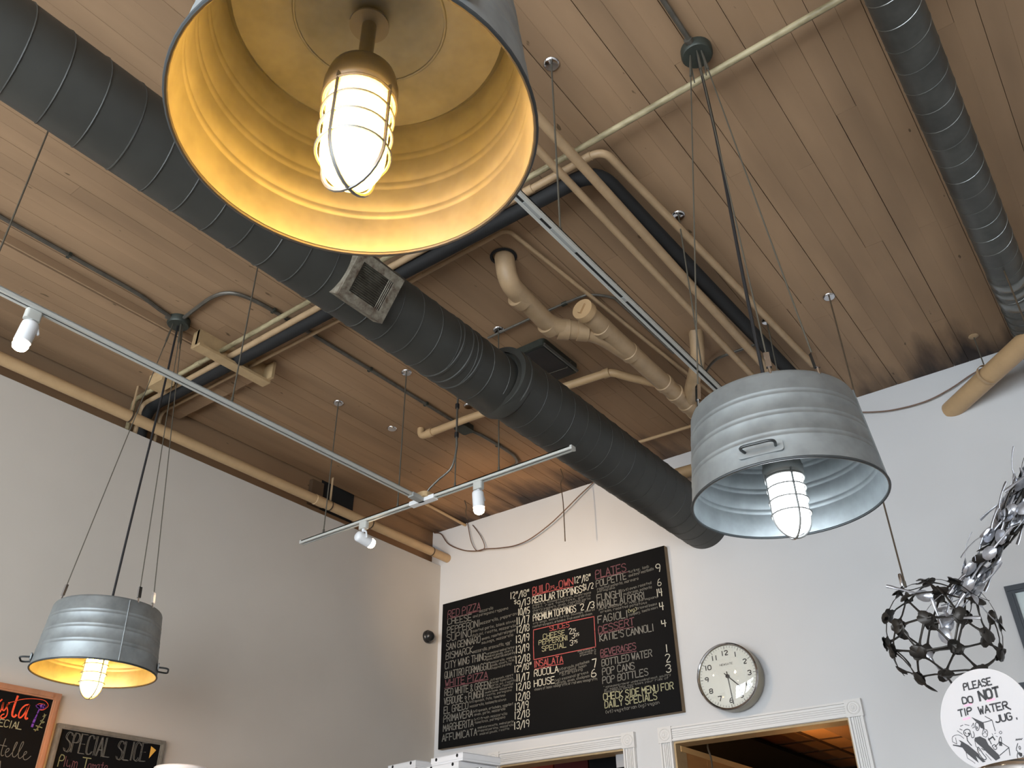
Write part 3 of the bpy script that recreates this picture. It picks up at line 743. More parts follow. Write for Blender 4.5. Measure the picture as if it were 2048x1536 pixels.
MB().tube(local(smoothpath([(-2.94, 3.43, CEIL-0.01), (-2.942, 3.43, 4.1), (-2.944, 3.43, 3.80), (-2.945, 3.435, 3.70), (-2.98, 3.435, 3.58), (-3.08, 3.435, 3.53), (-3.15, 3.435, 3.49), (-3.17, 3.435, TZ+0.03)], 6), (-2.94, 3.43, CEIL)), 0.0065, 8).build('cable_run', 'conduit', fc, True)
for zz in (-0.42, -0.62): MB().tube([(-0.006, 0.003, zz), (-0.006, 0.003, zz-0.03)], 0.013, 10).build('tape_wrap', 'cord_black', fc, True)

# track spotlights
def spot(label, loc, aim, track_dir, watts, target=None):
    t = thing('track_spotlight', label, 'spotlight', loc, 'track spotlights')
    a = Vector(aim).normalized(); M = track_dir
    sx, sy = (0.034, 0.062) if track_dir == 'y' else (0.062, 0.034)
    MB().rbox((0, 0, -0.022), (sx, sy, 0.044), 0.010).build('adapter', 'track_white', t, True)
    MB().tube([(0, 0, -0.044), (0, 0, -0.062)], 0.010, 12).build('swivel', 'spot_white', t, True)
    side = a.cross(Vector((0, 0, 1)))
    side = side.normalized() if side.length > 0.2 else Vector((0.35, 0.94, 0)).normalized()
    pv = Vector((0, 0, -0.105)) if abs(a.z) < 0.8 else Vector((0, 0, -0.10))
    s0 = pv - a*0.045
    b = MB().lathe([(0.012, -0.006), (0.026, 0.0), (0.032, 0.008), (0.033, 0.02), (0.033, 0.095), (0.030, 0.095), (0.028, 0.06)], 28, s0, a).build('lamp_body', 'spot_white', t, True)
    br = [Vector((0, 0, -0.060)), Vector((0, 0, -0.062))+side*0.028, pv+side*0.040, pv+side*0.036]
    MB().tube(fillet(br, 0.012), 0.0055, 8).build('yoke_arm', 'spot_white', t, True)
    MB().lathe([(0.020, 0.070), (0.029, 0.098), (0.031, 0.112), (0.026, 0.126), (0.014, 0.134), (0, 0.136)], 24, s0, a).build('bulb', 'lens_warm', t, True)
    if watts:
        l = bpy.data.lights.new('spot_beam', 'SPOT'); l.energy = watts; l.color = (1.0, 0.72, 0.45); l.spot_size = 1.5; l.spot_blend = 0.9; l.shadow_soft_size = 0.03
        o = bpy.data.objects.new('spot_beam', l); C.objects.link(o); o.parent = t; o.location = s0 + a*0.15
        dr = (Vector(target)-Vector(loc)-o.location) if target else a
        o.rotation_euler = dr.to_track_quat('-Z', 'Y').to_euler()
    return t
spot('white spotlight on the long left track pointing down', (-3.222, 1.10, TZ-0.010), (-0.10, -0.06, -1), 'y', 3)
spot('white spotlight on the right half of the cross bar pointing down', (-2.776, 3.435, TZ-0.010), (0.0, 0.12, -1), 'x', 26, (-3.1, 5.6, 2.9))
spot('white spotlight on the left half of the cross bar turned towards the menu board', (-3.677, 3.435, TZ-0.010), (0.12, 0.95, -0.18), 'x', 60, (-3.95, 5.6, 3.72))

# ================================================================ WASHTUB PENDANTS
def tub_lamp(label, cx, cy, z0, ha, sa, lugs, globe, box, zbox=CEIL):
    t = thing('washtub_pendant', label, 'pendant lamp', (cx, cy, z0), 'washtub pendant lamps')
    H, RB, RT_ = 0.302, 0.280, 0.249
    def rad(h): return RB + (RT_-RB)*h/H
    beads = (0.085, 0.155, 0.225)
    def prof(off):
        pr = [(rad(0)+off, 0.0)]
        for b in beads:
            for dh, dr in ((-0.013, 0), (-0.010, 0.0010), (-0.007, 0.0010), (-0.004, 0.0), (0.004, 0.0), (0.007, 0.0010), (0.010, 0.0010), (0.013, 0)):
                pr.append((rad(b+dh)+off+dr, b+dh))
        pr += [(rad(H-0.012)+off, H-0.012), (rad(H)+off-0.003, H-0.003)]
        return pr
    outer = prof(0); inner = [(r-0.0025, h) for r, h in prof(0)]
    tp = H-0.010
    mb = MB(); n = 72
    mb.lathe(outer+[(RT_-0.006, H), (RT_-0.014, tp), (0.10, tp+0.002), (0.0, tp+0.002)], n, caps=False)
    mb.lathe(inner+[(RT_-0.016, tp-0.004), (0.10, tp-0.002), (0.0, tp-0.002)], n, caps=False)
    tub = mb.build('tub_shell', 'zinc', t, True)
    MB().tube([(RB*math.cos(a), RB*math.sin(a), 0) for a in [2*PI*k/72 for k in range(72)]], 0.0042, 8, closed=True).build('rolled_rim', 'zinc_dark', tub, True)
    # soldered side seam
    ca, sn = math.cos(sa), math.sin(sa)
    MB().tube([((rad(h)+0.001)*ca, (rad(h)+0.001)*sn, h) for h in (0.003, 0.07, 0.1, 0.14, 0.17, 0.21, 0.24, H-0.01)], 0.0028, 6).build('side_seam', 'zinc', tub, True)
    # concentric pressing and nut on the closed end, seen from below
    MB().tube([(0.13*math.cos(a), 0.13*math.sin(a), tp-0.002) for a in [2*PI*k/48 for k in range(48)]], 0.003, 6, closed=True).build('pressed_ring', 'zinc', tub, True)
    for s in (0, PI):
        a = ha+s; e = Vector((math.cos(a), math.sin(a), 0)); w = Vector((-math.sin(a), math.cos(a), 0))
        zc = 0.042; r0 = rad(zc)
        h_ = MB().tube(fillet([e*r0+w*0.042+Vector((0, 0, zc)), e*(r0+0.050)+w*0.050+Vector((0, 0, zc-0.004)), e*(r0+0.050)-w*0.050+Vector((0, 0, zc-0.004)), e*r0-w*0.042+Vector((0, 0, zc))], 0.045), 0.0042, 8).build('handle', 'zinc_dark', t, True)
        M = Matrix((e, w, Vector((0, 0, 1)))).transposed()
        MB().rbox(e*(r0+0.002)+Vector((0, 0, zc)), (0.006, 0.125, 0.034), 0.008, M, axis=0).build('handle_ear', 'zinc', h_)
    MB().lathe([(0.0, -0.004), (0.034, -0.004), (0.034, 0.0), (0.022, 0.008), (0.020, 0.02)], 28, (0, 0, tp-0.018)).build('stem_flange', 'cast_metal', t, True)
    MB().tube([(0, 0, tp-0.01), (0, 0, 0.120)], 0.0125, 16).build('stem', 'cast_metal', t, True)
    MB().lathe([(0.016, 0.142), (0.044, 0.140), (0.054, 0.133), (0.057, 0.122), (0.057, 0.108), (0.060, 0.106), (0.060, 0.084), (0.057, 0.080), (0.052, 0.074), (0.046, 0.074)], 36).build('lamp_cap', 'cast_metal', t, True)
    g = [(0.044, 0.078), (0.050, 0.064), (0.050, -0.048)]
    for k in range(1, 9):
        q = k/8*PI/2; g.append((0.050*math.cos(q), -0.048-0.060*math.sin(q)))
    MB().lathe(g, 32).build('glass_globe', globe, t, True)
    cage = MB()
    for zz in (0.070, 0.036, -0.004, -0.046): cage.tube([(0.0565*math.cos(a), 0.0565*math.sin(a), zz) for a in [2*PI*k/36 for k in range(36)]], 0.0026 if zz < 0.06 else 0.004, 6, closed=True)
    for k in range(4):
        a = ha+0.6+k*PI/2; ca, sn = math.cos(a), math.sin(a)
        pts = [(0.0565*ca, 0.0565*sn, 0.085), (0.0565*ca, 0.0565*sn, -0.046)]
        for j in range(1, 8):
            q = j/7*PI/2; pts.append((0.0565*math.cos(q)*ca, 0.0565*math.cos(q)*sn, -0.046-0.070*math.sin(q)))
        cage.tube(pts, 0.0036, 6)
    cage.build('wire_guard', 'cast_metal', t, True)
    # suspension
    bx, by, bz = box[0]-cx, box[1]-cy, zbox-z0
    bo = MB().lathe([(0.066, 0.0), (0.066, -0.036), (0.060, -0.044), (0.012, -0.046)], 24, (bx, by, bz)).build('ceiling_box', 'steel_box', t, True)
    MB().lathe([(0.018, -0.012), (0.018, 0.012)], 14, (bx, by-0.072, bz-0.02), (0, 1, 0)).build('box_connector', 'conduit', bo, True)
    rs = random.Random(int(ha*100))
    for k, la in enumerate(lugs):
        lp = Vector((RT_*0.985*math.cos(la), RT_*0.985*math.sin(la), H-0.004))
        tp_ = Vector((bx+0.032*math.cos(la), by+0.032*math.sin(la), bz-0.046))
        dirn = (tp_-lp).normalized()
        c_ = MB().tube([lp+dirn*0.05, tp_-dirn*0.13], 0.0026, 7).build('suspension_cable', 'cable_steel', t, True)
        MB().tube([tp_-dirn*0.14, tp_-dirn*0.05, tp_], [0.006, 0.005, 0.003], 7).build('crimp_sleeve', 'cable_steel', c_, True)
        MB().tube([tp_-dirn*0.05, tp_-dirn*0.16+Vector((rs.uniform(-.012, .012), rs.uniform(-.012, .012), -0.02))], 0.003, 6).build('cable_tail', 'cable_steel', c_, True)
        l_ = MB().tube([lp-Vector((0, 0, 0.015)), lp+dirn*0.02], 0.005, 8).build('lug', 'chrome', t, True)
        MB().box(lp+dirn*0.045, (0.011, 0.016, 0.055), dirn.to_track_quat('Z', 'X').to_matrix()).build('cable_clamp', 'chrome', l_)
    MB().tube(smoothpath([(0, 0, tp), (bx*0.3, by*0.3, bz*0.4), (bx*0.7+0.008, by*0.7, bz*0.75), (bx, by, bz-0.045)], 6), 0.0062, 8).build('power_cord', 'cord_black', t, True)
    return t
RL = (-0.735, 2.362, 2.328); LL = (-4.090, 2.182, 2.331); CL = (-0.738, 0.600, 2.304)
def three(a): return (a, a+2*PI/3, a+4*PI/3)
tub_lamp('galvanised washtub lamp with cold white bulb hanging at the right', *RL, -1.438, 0.032, (-2.273, -0.599, -1.190), 'globe_cool', (-0.744, 2.354))
tub_lamp('galvanised washtub lamp with warm bulb hanging in front of the left wall', *LL, 1.02, -0.169, (-1.589, -0.001, -0.129+0.5), 'globe_warm', (-4.095, 2.178))
tub_lamp('largest looking washtub lamp, glowing golden inside, at the top of the photo', *CL, 2.724, 2.733, three(0.6), 'globe_warm', (-0.738, 0.600))

# ================================================================ MENU BOARD
BX0, BZ0, BX1, BZ1 = -4.866, 2.525, -2.708, 3.702
bd = thing('menu_board', 'large black chalk menu board with pizza prices on the back wall', 'menu board', ((BX0+BX1)/2, BW, BZ0))
bo = Vector(bd.location)
MB().box((0, -0.024, (BZ1-BZ0)/2), (BX1-BX0, 0.048, BZ1-BZ0)).build('board_panel', 'board_edge', bd)
MB().box((0, -0.0495, (BZ1-BZ0)/2), (BX1-BX0-0.002, 0.003, BZ1-BZ0-0.002)).build('chalk_face', 'chalkboard', bd)
def bmap(u, v): return (BX0+u-bo.x, -0.0518, v)
def T_(txt, col, u0, v0, u1, v1, h, w=0.0064):
    q = MB(); letters(q, txt, u0, v0, u1, v1, h, w, bmap); q.build('chalk_lettering' if h > 0.05 else 'fine_chalk_lettering', col, bd)
def U_(col, pts, w=0.005):
    q = MB(); ribbon(q, pts, w, bmap); q.build('chalk_rule', col, bd)
cw, cg, cd, cr_, cp, cy_ = 'chalk_white', 'chalk_grey', 'chalk_dim', 'chalk_red', 'chalk_pink', 'chalk_yellow'
T_('12"/18"', cw, 0.734, 1.070, 0.921, 1.059, 0.053)
T_('$', cw, 0.771, 1.020, 0.790, 1.021, 0.029, 0.004); T_('9/13', cw, 0.802, 0.984, 0.927, 0.989, 0.054)
T_('RED PIZZA', cp, 0.063, 1.044, 0.417, 1.045, 0.062); U_(cp, [(0.060, 1.035), (0.247, 1.036), (0.420, 1.038)])
T_('CHEESE', cg, 0.062, 0.986, 0.323, 0.975, 0.052)
T_('mozzarella', cd, 0.409, 1.021, 0.553, 1.023, 0.024, 0.0034); T_('and parmigiano reggiano', cd, 0.341, 0.992, 0.708, 0.991, 0.022, 0.0034)
T_('PEPPERONI', cg, 0.062, 0.909, 0.411, 0.906, 0.056); T_('mozzarella, pepperoni', cd, 0.418, 0.918, 0.801, 0.928, 0.024, 0.0038)
T_('10/15', cw, 0.810, 0.919, 0.922, 0.915, 0.051)
T_('SUPINO', cg, 0.060, 0.843, 0.324, 0.840, 0.058)
T_('roasted garlic, black olives', cd, 0.320, 0.870, 0.783, 0.871, 0.021, 0.0036); T_('chili oil, ricotta, mozzarella', cd, 0.331, 0.834, 0.785, 0.833, 0.021, 0.0036)
T_('11/17', cw, 0.791, 0.848, 0.916, 0.845, 0.055)
T_('SAN GENNARO', cg, 0.056, 0.770, 0.420, 0.773, 0.055); T_('onions, roasted red pepper', cd, 0.438, 0.787, 0.785, 0.801, 0.021, 0.0036); T_('sausage, mozzarella', cd, 0.435, 0.754, 0.756, 0.765, 0.021, 0.0036)
T_('12/18', cw, 0.793, 0.779, 0.914, 0.777, 0.055)
T_('BISMARCK', cg, 0.055, 0.696, 0.343, 0.701, 0.054); T_('mozzarella, prosciutto, egg*', cd, 0.349, 0.697, 0.738, 0.707, 0.025, 0.0038)
T_('13/19', cw, 0.783, 0.701, 0.911, 0.701, 0.056)
T_('CITY WING THING', cg, 0.050, 0.617, 0.481, 0.624, 0.056)
T_('caramelized smoked turkey', cd, 0.488, 0.660, 0.769, 0.668, 0.017, 0.003); T_('smoked gouda, cherry', cd, 0.485, 0.637, 0.754, 0.645, 0.017, 0.003); T_('spices, mozzarella and parsley', cd, 0.485, 0.615, 0.779, 0.623, 0.017, 0.003)
T_('13/19', cw, 0.782, 0.620, 0.909, 0.621, 0.056)
T_('QUATTRO FORMAGGIO', cg, 0.049, 0.539, 0.525, 0.543, 0.055)
T_('mozzarella, smoked', cd, 0.532, 0.584, 0.775, 0.590, 0.017, 0.003); T_('gouda, chevre, feta,', cd, 0.529, 0.560, 0.770, 0.567, 0.017, 0.003); T_('chopped parsley', cd, 0.529, 0.537, 0.739, 0.543, 0.017, 0.003)
T_('12/18', cw, 0.778, 0.543, 0.915, 0.542, 0.055); T_('12"/18"', cw, 0.766, 0.476, 0.928, 0.481, 0.048, 0.0055)
T_('WHITE PIZZA', cp, 0.059, 0.473, 0.499, 0.474, 0.054); U_(cp, [(0.049, 0.463), (0.291, 0.465), (0.504, 0.464)])
T_('RED WHITE & GREEN', cg, 0.054, 0.401, 0.523, 0.399, 0.052)
T_('(vt) spinach, capers', cd, 0.533, 0.447, 0.752, 0.456, 0.016, 0.003); T_('sliced tomatoes,', cd, 0.528, 0.425, 0.758, 0.433, 0.016, 0.003); T_('garlic oil, ricotta', cd, 0.528, 0.404, 0.779, 0.409, 0.016, 0.003)
T_('11/17', cw, 0.784, 0.405, 0.905, 0.403, 0.052)
T_('VERDURE e FUNGHI', cg, 0.051, 0.332, 0.461, 0.337, 0.053)
T_('(vt) spinach, roasted', cd, 0.475, 0.384, 0.751, 0.388, 0.015, 0.003); T_('mushrooms, mozzarella', cd, 0.476, 0.360, 0.744, 0.366, 0.015, 0.003); T_('ricotta, parmigiano', cd, 0.476, 0.338, 0.736, 0.343, 0.015, 0.003)
T_('12/18', cw, 0.780, 0.337, 0.911, 0.336, 0.051)
T_('EL GRECO', cg, 0.052, 0.263, 0.303, 0.269, 0.053); T_('(vt) spinach, feta, tomatoes', cd, 0.317, 0.308, 0.674, 0.312, 0.018, 0.0034); T_('mozzarella, kalamata olives', cd, 0.322, 0.275, 0.683, 0.280, 0.018, 0.0034)
T_('12/18', cw, 0.776, 0.261, 0.906, 0.260, 0.053)
T_('PRIMAVERA', cg, 0.052, 0.197, 0.351, 0.204, 0.052); T_('(vt) spinach, artichoke, eggplant', cd, 0.357, 0.232, 0.749, 0.237, 0.018, 0.0034); T_('onion, garlic, mozzarella', cd, 0.369, 0.206, 0.673, 0.211, 0.018, 0.0034)
T_('13/19', cw, 0.765, 0.191, 0.891, 0.195, 0.052)
T_('MARGHERITA', cg, 0.051, 0.129, 0.359, 0.130, 0.052); T_('(vt) fresh mozzarella', cd, 0.367, 0.170, 0.691, 0.174, 0.018, 0.0034); T_('tomatoes, parmigiano', cd, 0.373, 0.145, 0.673, 0.151, 0.018, 0.0034)
T_('12/18', cw, 0.761, 0.129, 0.900, 0.132, 0.052)
T_('AFFUMICATA', cg, 0.043, 0.055, 0.395, 0.061, 0.051)
T_('smoked prosciutto, smoked garlic', cd, 0.403, 0.106, 0.754, 0.110, 0.015, 0.003); T_('chopped parsley, mozzarella', cd, 0.403, 0.083, 0.751, 0.086, 0.015, 0.003); T_('smoked gouda, ricotta', cd, 0.422, 0.057, 0.709, 0.064, 0.015, 0.003)
T_('13/19', cw, 0.757, 0.058, 0.896, 0.060, 0.051)
T_('BUILD', cr_, 0.957, 1.057, 1.118, 1.059, 0.061); T_('yo', cr_, 1.132, 1.072, 1.168, 1.072, 0.028, 0.004); T_('ur', cr_, 1.168, 1.056, 1.203, 1.056, 0.023, 0.004); T_('OWN', cr_, 1.214, 1.056, 1.344, 1.055, 0.058); U_(cr_, [(0.954, 1.049), (1.156, 1.050), (1.346, 1.040)])
T_('12"/18"', cw, 1.360, 1.063, 1.508, 1.058, 0.050, 0.0055)
T_('REGULAR TOPPINGS', cw, 0.952, 0.986, 1.422, 0.977, 0.055); T_('$1/2', cw, 1.430, 0.991, 1.527, 0.988, 0.045, 0.005)
for k, s in enumerate(('peppers, kalamata olives, mushrooms', 'basil, ripe tomatoes, garlic', 'cherry peppers, onion, roasted garlic', 'feta, ricotta, capers, spinach, cherry')):
    T_(s, cd, *[(0.956, 0.964, 1.505, 0.952, 0.017), (0.955, 0.941, 1.499, 0.931, 0.017), (0.954, 0.918, 1.498, 0.908, 0.017), (0.954, 0.895, 1.442, 0.891, 0.017)][k], 0.003)
T_('PREMIUM TOPPINGS', cw, 0.955, 0.843, 1.358, 0.839, 0.052); T_('2 /3', cw, 1.400, 0.839, 1.524, 0.838, 0.048)
T_('city wings, smoked turkey, sausage, smoked', cd, 0.954, 0.817, 1.527, 0.816, 0.017, 0.003); T_('roasted red peppers, artichokes, fresh mozzarella cheese', cd, 0.951, 0.792, 1.502, 0.788, 0.017, 0.003)
U_(cr_, [(0.956, 0.773), (1.238, 0.775), (1.517, 0.769), (1.516, 0.655), (1.515, 0.542), (1.239, 0.543), (0.953, 0.543), (0.952, 0.659), (0.956, 0.773)], 0.006)
T_('SLICES', cr_, 1.110, 0.736, 1.291, 0.734, 0.037, 0.005)
T_('CHEESE', cy_, 1.046, 0.685, 1.246, 0.681, 0.037, 0.005); T_('2', cw, 1.286, 0.679, 1.312, 0.679, 0.041, 0.005); T_('75', cw, 1.318, 0.689, 1.349, 0.689, 0.022, 0.0035)
T_('PEPPERONI', cy_, 1.004, 0.647, 1.270, 0.637, 0.035, 0.005); T_('3', cw, 1.310, 0.641, 1.336, 0.641, 0.039, 0.005); T_('25', cw, 1.344, 0.652, 1.375, 0.653, 0.021, 0.0035)
T_('SPECIAL', cy_, 1.032, 0.592, 1.255, 0.586, 0.039, 0.005); T_('3', cw, 1.291, 0.590, 1.317, 0.590, 0.041, 0.005); T_('75', cw, 1.326, 0.601, 1.357, 0.602, 0.021, 0.0035)
T_('add cheese', cd, 1.357, 0.530, 1.481, 0.531, 0.013, 0.003); T_('add chicken', cd, 1.373, 0.512, 1.493, 0.515, 0.013, 0.003); T_('prosciutto', cd, 1.376, 0.497, 1.482, 0.498, 0.012, 0.003)
for k, s in enumerate('125'): T_(s, cd, *[(1.501, 0.530, 1.514, 0.529, 0.015), (1.500, 0.509, 1.515, 0.509, 0.015), (1.500, 0.488, 1.513, 0.489, 0.014)][k], 0.003)
T_('INSALATA', cr_, 0.955, 0.483, 1.221, 0.480, 0.049); U_(cr_, [(0.960, 0.470), (1.092, 0.472), (1.223, 0.468)])
T_('RUCOLA', cw, 0.953, 0.415, 1.174, 0.414, 0.049, 0.006); T_('(vt) arugula, pistachios', cd, 1.179, 0.421, 1.453, 0.439, 0.019, 0.0034); T_('parmigiano, lemon', cd, 1.187, 0.398, 1.426, 0.415, 0.019, 0.0034); T_('oil dressing', cd, 1.208, 0.381, 1.391, 0.394, 0.019, 0.0034)
T_('7', cw, 1.478, 0.396, 1.512, 0.397, 0.059); T_('HOUSE', cw, 0.951, 0.339, 1.136, 0.340, 0.048, 0.006)
T_('(vg) seasonal greens', cd, 1.141, 0.348, 1.439, 0.363, 0.019, 0.0034); T_('carrots, onion, chickpeas', cd, 1.144, 0.326, 1.449, 0.336, 0.018, 0.0034); T_('choice of lemon vinaigrette or red wine vinaigrette', cd, 0.953, 0.311, 1.512, 0.306, 0.018, 0.0034)
T_('6', cw, 1.462, 0.331, 1.504, 0.332, 0.053)
T_('PLATES', cp, 1.554, 1.059, 1.822, 1.058, 0.061); U_(cp, [(1.551, 1.053), (1.686, 1.054), (1.839, 1.047)])
T_('9', cw, 2.074, 0.988, 2.107, 0.987, 0.060); T_('POLPETTE', cg, 1.553, 0.991, 1.819, 0.995, 0.051)
T_('turkey, lamb', cd, 1.841, 1.035, 2.017, 1.039, 0.020, 0.0034); T_('and beef meatballs', cd, 1.842, 1.005, 2.055, 1.012, 0.020, 0.0034); T_('roasted polenta, marinara', cd, 1.561, 0.962, 1.921, 0.968, 0.020, 0.0034); T_('parmigiano', cd, 1.562, 0.946, 1.715, 0.945, 0.015, 0.003)
T_('6', cw, 2.074, 0.883, 2.103, 0.883, 0.051, 0.005); T_('FUNGHI', cg, 1.553, 0.877, 1.771, 0.873, 0.052); T_('(vt) oven roasted', cd, 1.781, 0.904, 2.024, 0.913, 0.019, 0.0036); T_('mushroom, polenta', cd, 1.786, 0.877, 2.024, 0.880, 0.019, 0.0036)
T_('14', cw, 2.060, 0.805, 2.102, 0.806, 0.056); T_('MAIALE AI PORRI', cg, 1.551, 0.826, 1.957, 0.816, 0.051)
T_('pork shoulder in leek, parmigiano', cd, 1.565, 0.808, 2.064, 0.800, 0.017, 0.0034); T_('cream, roasted potatoes', cd, 1.576, 0.784, 1.973, 0.776, 0.017, 0.0034)
T_('4', cw, 2.072, 0.703, 2.102, 0.703, 0.055); T_('FAGIOLI', cg, 1.550, 0.711, 1.804, 0.706, 0.053); T_('(vg)', cy_, 1.813, 0.738, 1.880, 0.740, 0.027, 0.004); T_('braised beans', cd, 1.887, 0.748, 2.053, 0.749, 0.018, 0.0034); T_('rosemary, tomato sauce', cd, 1.817, 0.712, 2.056, 0.724, 0.018, 0.0034)
T_('DESSERT', cp, 1.549, 0.635, 1.852, 0.644, 0.052); U_(cp, [(1.549, 0.627), (1.700, 0.629), (1.845, 0.628)])
T_("KATIE'S CANNOLI", cg, 1.555, 0.575, 2.005, 0.569, 0.051); T_('4', cw, 2.074, 0.582, 2.108, 0.582, 0.046)
T_('BEVERAGES', cp, 1.554, 0.466, 1.850, 0.466, 0.047); U_(cp, [(1.553, 0.456), (1.709, 0.456), (1.851, 0.452)])
T_('1', cw, 2.085, 0.405, 2.101, 0.406, 0.049); T_('BOTTLED WATER', cg, 1.558, 0.393, 1.972, 0.395, 0.048); T_('2', cw, 2.074, 0.334, 2.108, 0.334, 0.054)
T_('POP CANS', cg, 1.558, 0.330, 1.825, 0.331, 0.048); T_('3', cw, 2.070, 0.266, 2.106, 0.266, 0.053); T_('POP BOTTLES', cg, 1.556, 0.269, 1.927, 0.272, 0.047)
T_('* consuming raw or undercooked meat, poultry', cd, 1.558, 0.238, 2.103, 0.243, 0.014, 0.003); T_('or eggs may increase your risk of', cd, 1.566, 0.220, 2.082, 0.224, 0.014, 0.003); T_('food borne illness', cd, 1.565, 0.204, 1.803, 0.207, 0.015, 0.003)
T_('CHECK SIDE MENU FOR', cy_, 1.554, 0.155, 2.111, 0.151, 0.046); T_('DAILY SPECIALS', cy_, 1.562, 0.101, 1.979, 0.102, 0.046)
T_('(vt) vegetarian (vg) vegan', cd, 1.566, 0.063, 1.994, 0.071, 0.021, 0.004)
# ================================================================ LEFT WALL BOARDS
def wall_board(label, y0, y1, z0, z1, fm, fw, name='chalkboard_sign'):
    t = thing(name, label, 'chalkboard', (LW, (y0+y1)/2, z0))
    W_, H_ = y1-y0, z1-z0
    for a, b, c_, d_ in ((0, fw/2, W_, fw), (0, H_-fw/2, W_, fw), (-W_/2+fw/2, H_/2, fw, H_-2*fw), (W_/2-fw/2, H_/2, fw, H_-2*fw)):
        mb = MB().box((0.014, a, b), (0.028, c_, d_))
        mb.box((0.030, a, b), (0.006, c_*0.9 if c_ > d_ else c_*0.5, d_*0.5 if c_ > d_ else d_))
        mb.build('frame_rail', fm, t)
    MB().box((0.009, 0, H_/2), (0.016, W_-2*fw+0.004, H_-2*fw+0.004)).build('chalk_face', 'chalkboard', t)
    return t
pb = wall_board('black chalkboard in a reddish wooden frame with orange Pasta lettering', 1.55, 2.476, 1.45, 2.410, 'frame_wood', 0.036)
sb = wall_board('black chalkboard in a pewter frame headed SPECIAL SLICE', 2.500, 3.167, 1.42, 2.264, 'frame_pewter', 0.026)
def wmap(t):
    o = Vector(t.location)
    return lambda y, z: (0.0185, y-o.y, z-o.z)
mp_ = wmap(pb)
A = MB()
for pts, w in (([(2.174, 2.332), (2.159, 2.310), (2.163, 2.271), (2.176, 2.261), (2.186, 2.280), (2.183, 2.328), (2.189, 2.285), (2.199, 2.277), (2.205, 2.293)], 0.007), ([(2.205, 2.293), (2.210, 2.318), (2.220, 2.318), (2.206, 2.313), (2.208, 2.298), (2.219, 2.281), (2.221, 2.257), (2.210, 2.243), (2.192, 2.242), (2.193, 2.257), (2.206, 2.264)], 0.006),
    ([(2.248, 2.363), (2.245, 2.329), (2.243, 2.285), (2.247, 2.263), (2.260, 2.257), (2.268, 2.271)], 0.011), ([(2.209, 2.321), (2.235, 2.330), (2.271, 2.349), (2.321, 2.361), (2.362, 2.365), (2.393, 2.365), (2.415, 2.353), (2.423, 2.339), (2.412, 2.325), (2.399, 2.315), (2.383, 2.313)], 0.003),
    ([(2.319, 2.329), (2.300, 2.325), (2.283, 2.301), (2.278, 2.271), (2.286, 2.256), (2.299, 2.264), (2.311, 2.291), (2.319, 2.329)], 0.008), ([(2.319, 2.329), (2.316, 2.287), (2.317, 2.262), (2.324, 2.257), (2.331, 2.264)], 0.010)):
    ribbon(A, chaikin(pts, 2), w, mp_)
A.build('orange_lettering', 'chalk_orange', pb)
A = MB()
ribbon(A, [(2.379, 2.319), (2.374, 2.291), (2.370, 2.266)], 0.007, mp_); ribbon(A, [(2.370, 2.266), (2.366, 2.243), (2.365, 2.225)], 0.012, mp_)
ribbon(A, [(2.358, 2.333), (2.373, 2.328), (2.392, 2.339), (2.407, 2.334), (2.392, 2.321), (2.377, 2.324), (2.362, 2.329)], 0.012, mp_)
A.build('purple_fork_drawing', 'chalk_purple', pb)
A = MB()
ribbon(A, [(2.356, 2.333), (2.369, 2.343), (2.396, 2.345), (2.410, 2.335), (2.398, 2.320), (2.381, 2.322), (2.363, 2.327)], 0.003, mp_)
A.build('orange_noodle_drawing', 'chalk_orange', pb)
A = MB()
for pts in ([(2.408, 2.284), (2.422, 2.294)], [(2.412, 2.297), (2.419, 2.283)], [(2.401, 2.260), (2.424, 2.257)], [(2.408, 2.266), (2.418, 2.251)], [(2.385, 2.233), (2.419, 2.228)], [(2.404, 2.241), (2.397, 2.220)], [(2.378, 2.213), (2.402, 2.214)], [(2.388, 2.207), (2.394, 2.220)], [(2.417, 2.283), (2.410, 2.257), (2.399, 2.230), (2.387, 2.209)]):
    ribbon(A, pts, 0.004, mp_)
A.build('leaf_drawing', 'chalk_lime', pb)
A = MB()
def L2(txt, p, h, w): letters(A, txt, p[0][0], p[0][1], p[1][0], p[1][1], h, w, mp_)
L2('SPECIAL', [(2.137, 2.203), (2.312, 2.203)], 0.034, 0.004)
A.build('cream_lettering', 'chalk_yellow', pb)
A = MB()
for pts in ([(2.248, 2.150), (2.245, 2.112), (2.245, 2.079), (2.252, 2.065), (2.262, 2.072)], [(2.229, 2.116), (2.265, 2.114)], [(2.265, 2.082), (2.281, 2.093), (2.280, 2.107), (2.268, 2.103), (2.265, 2.082), (2.275, 2.065), (2.289, 2.067), (2.302, 2.091)], [(2.302, 2.091), (2.313, 2.131), (2.312, 2.143), (2.304, 2.137), (2.301, 2.096), (2.306, 2.071), (2.320, 2.068), (2.330, 2.086)], [(2.330, 2.086), (2.345, 2.130), (2.344, 2.149), (2.334, 2.143), (2.330, 2.100), (2.337, 2.070), (2.349, 2.065), (2.360, 2.080)], [(2.360, 2.080), (2.376, 2.096), (2.371, 2.105), (2.362, 2.099), (2.361, 2.075), (2.370, 2.062), (2.385, 2.065), (2.401, 2.085)], [(2.213, 2.071), (2.222, 2.090), (2.240, 2.079), (2.232, 2.059), (2.213, 2.071)], [(2.254, 2.043), (2.262, 2.010)]):
    ribbon(A, chaikin(pts, 2), 0.0036, mp_)
A.build('grey_script_lettering', 'chalk_grey', pb)
mp_ = wmap(sb)
A = MB()
L2('SPECIAL', [(2.562, 2.130), (2.829, 2.133)], 0.098, 0.003); L2('SPECIAL', [(2.569, 2.130), (2.835, 2.133)], 0.098, 0.003)
A.build('tall_grey_lettering', 'chalk_dim', sb); A = MB()
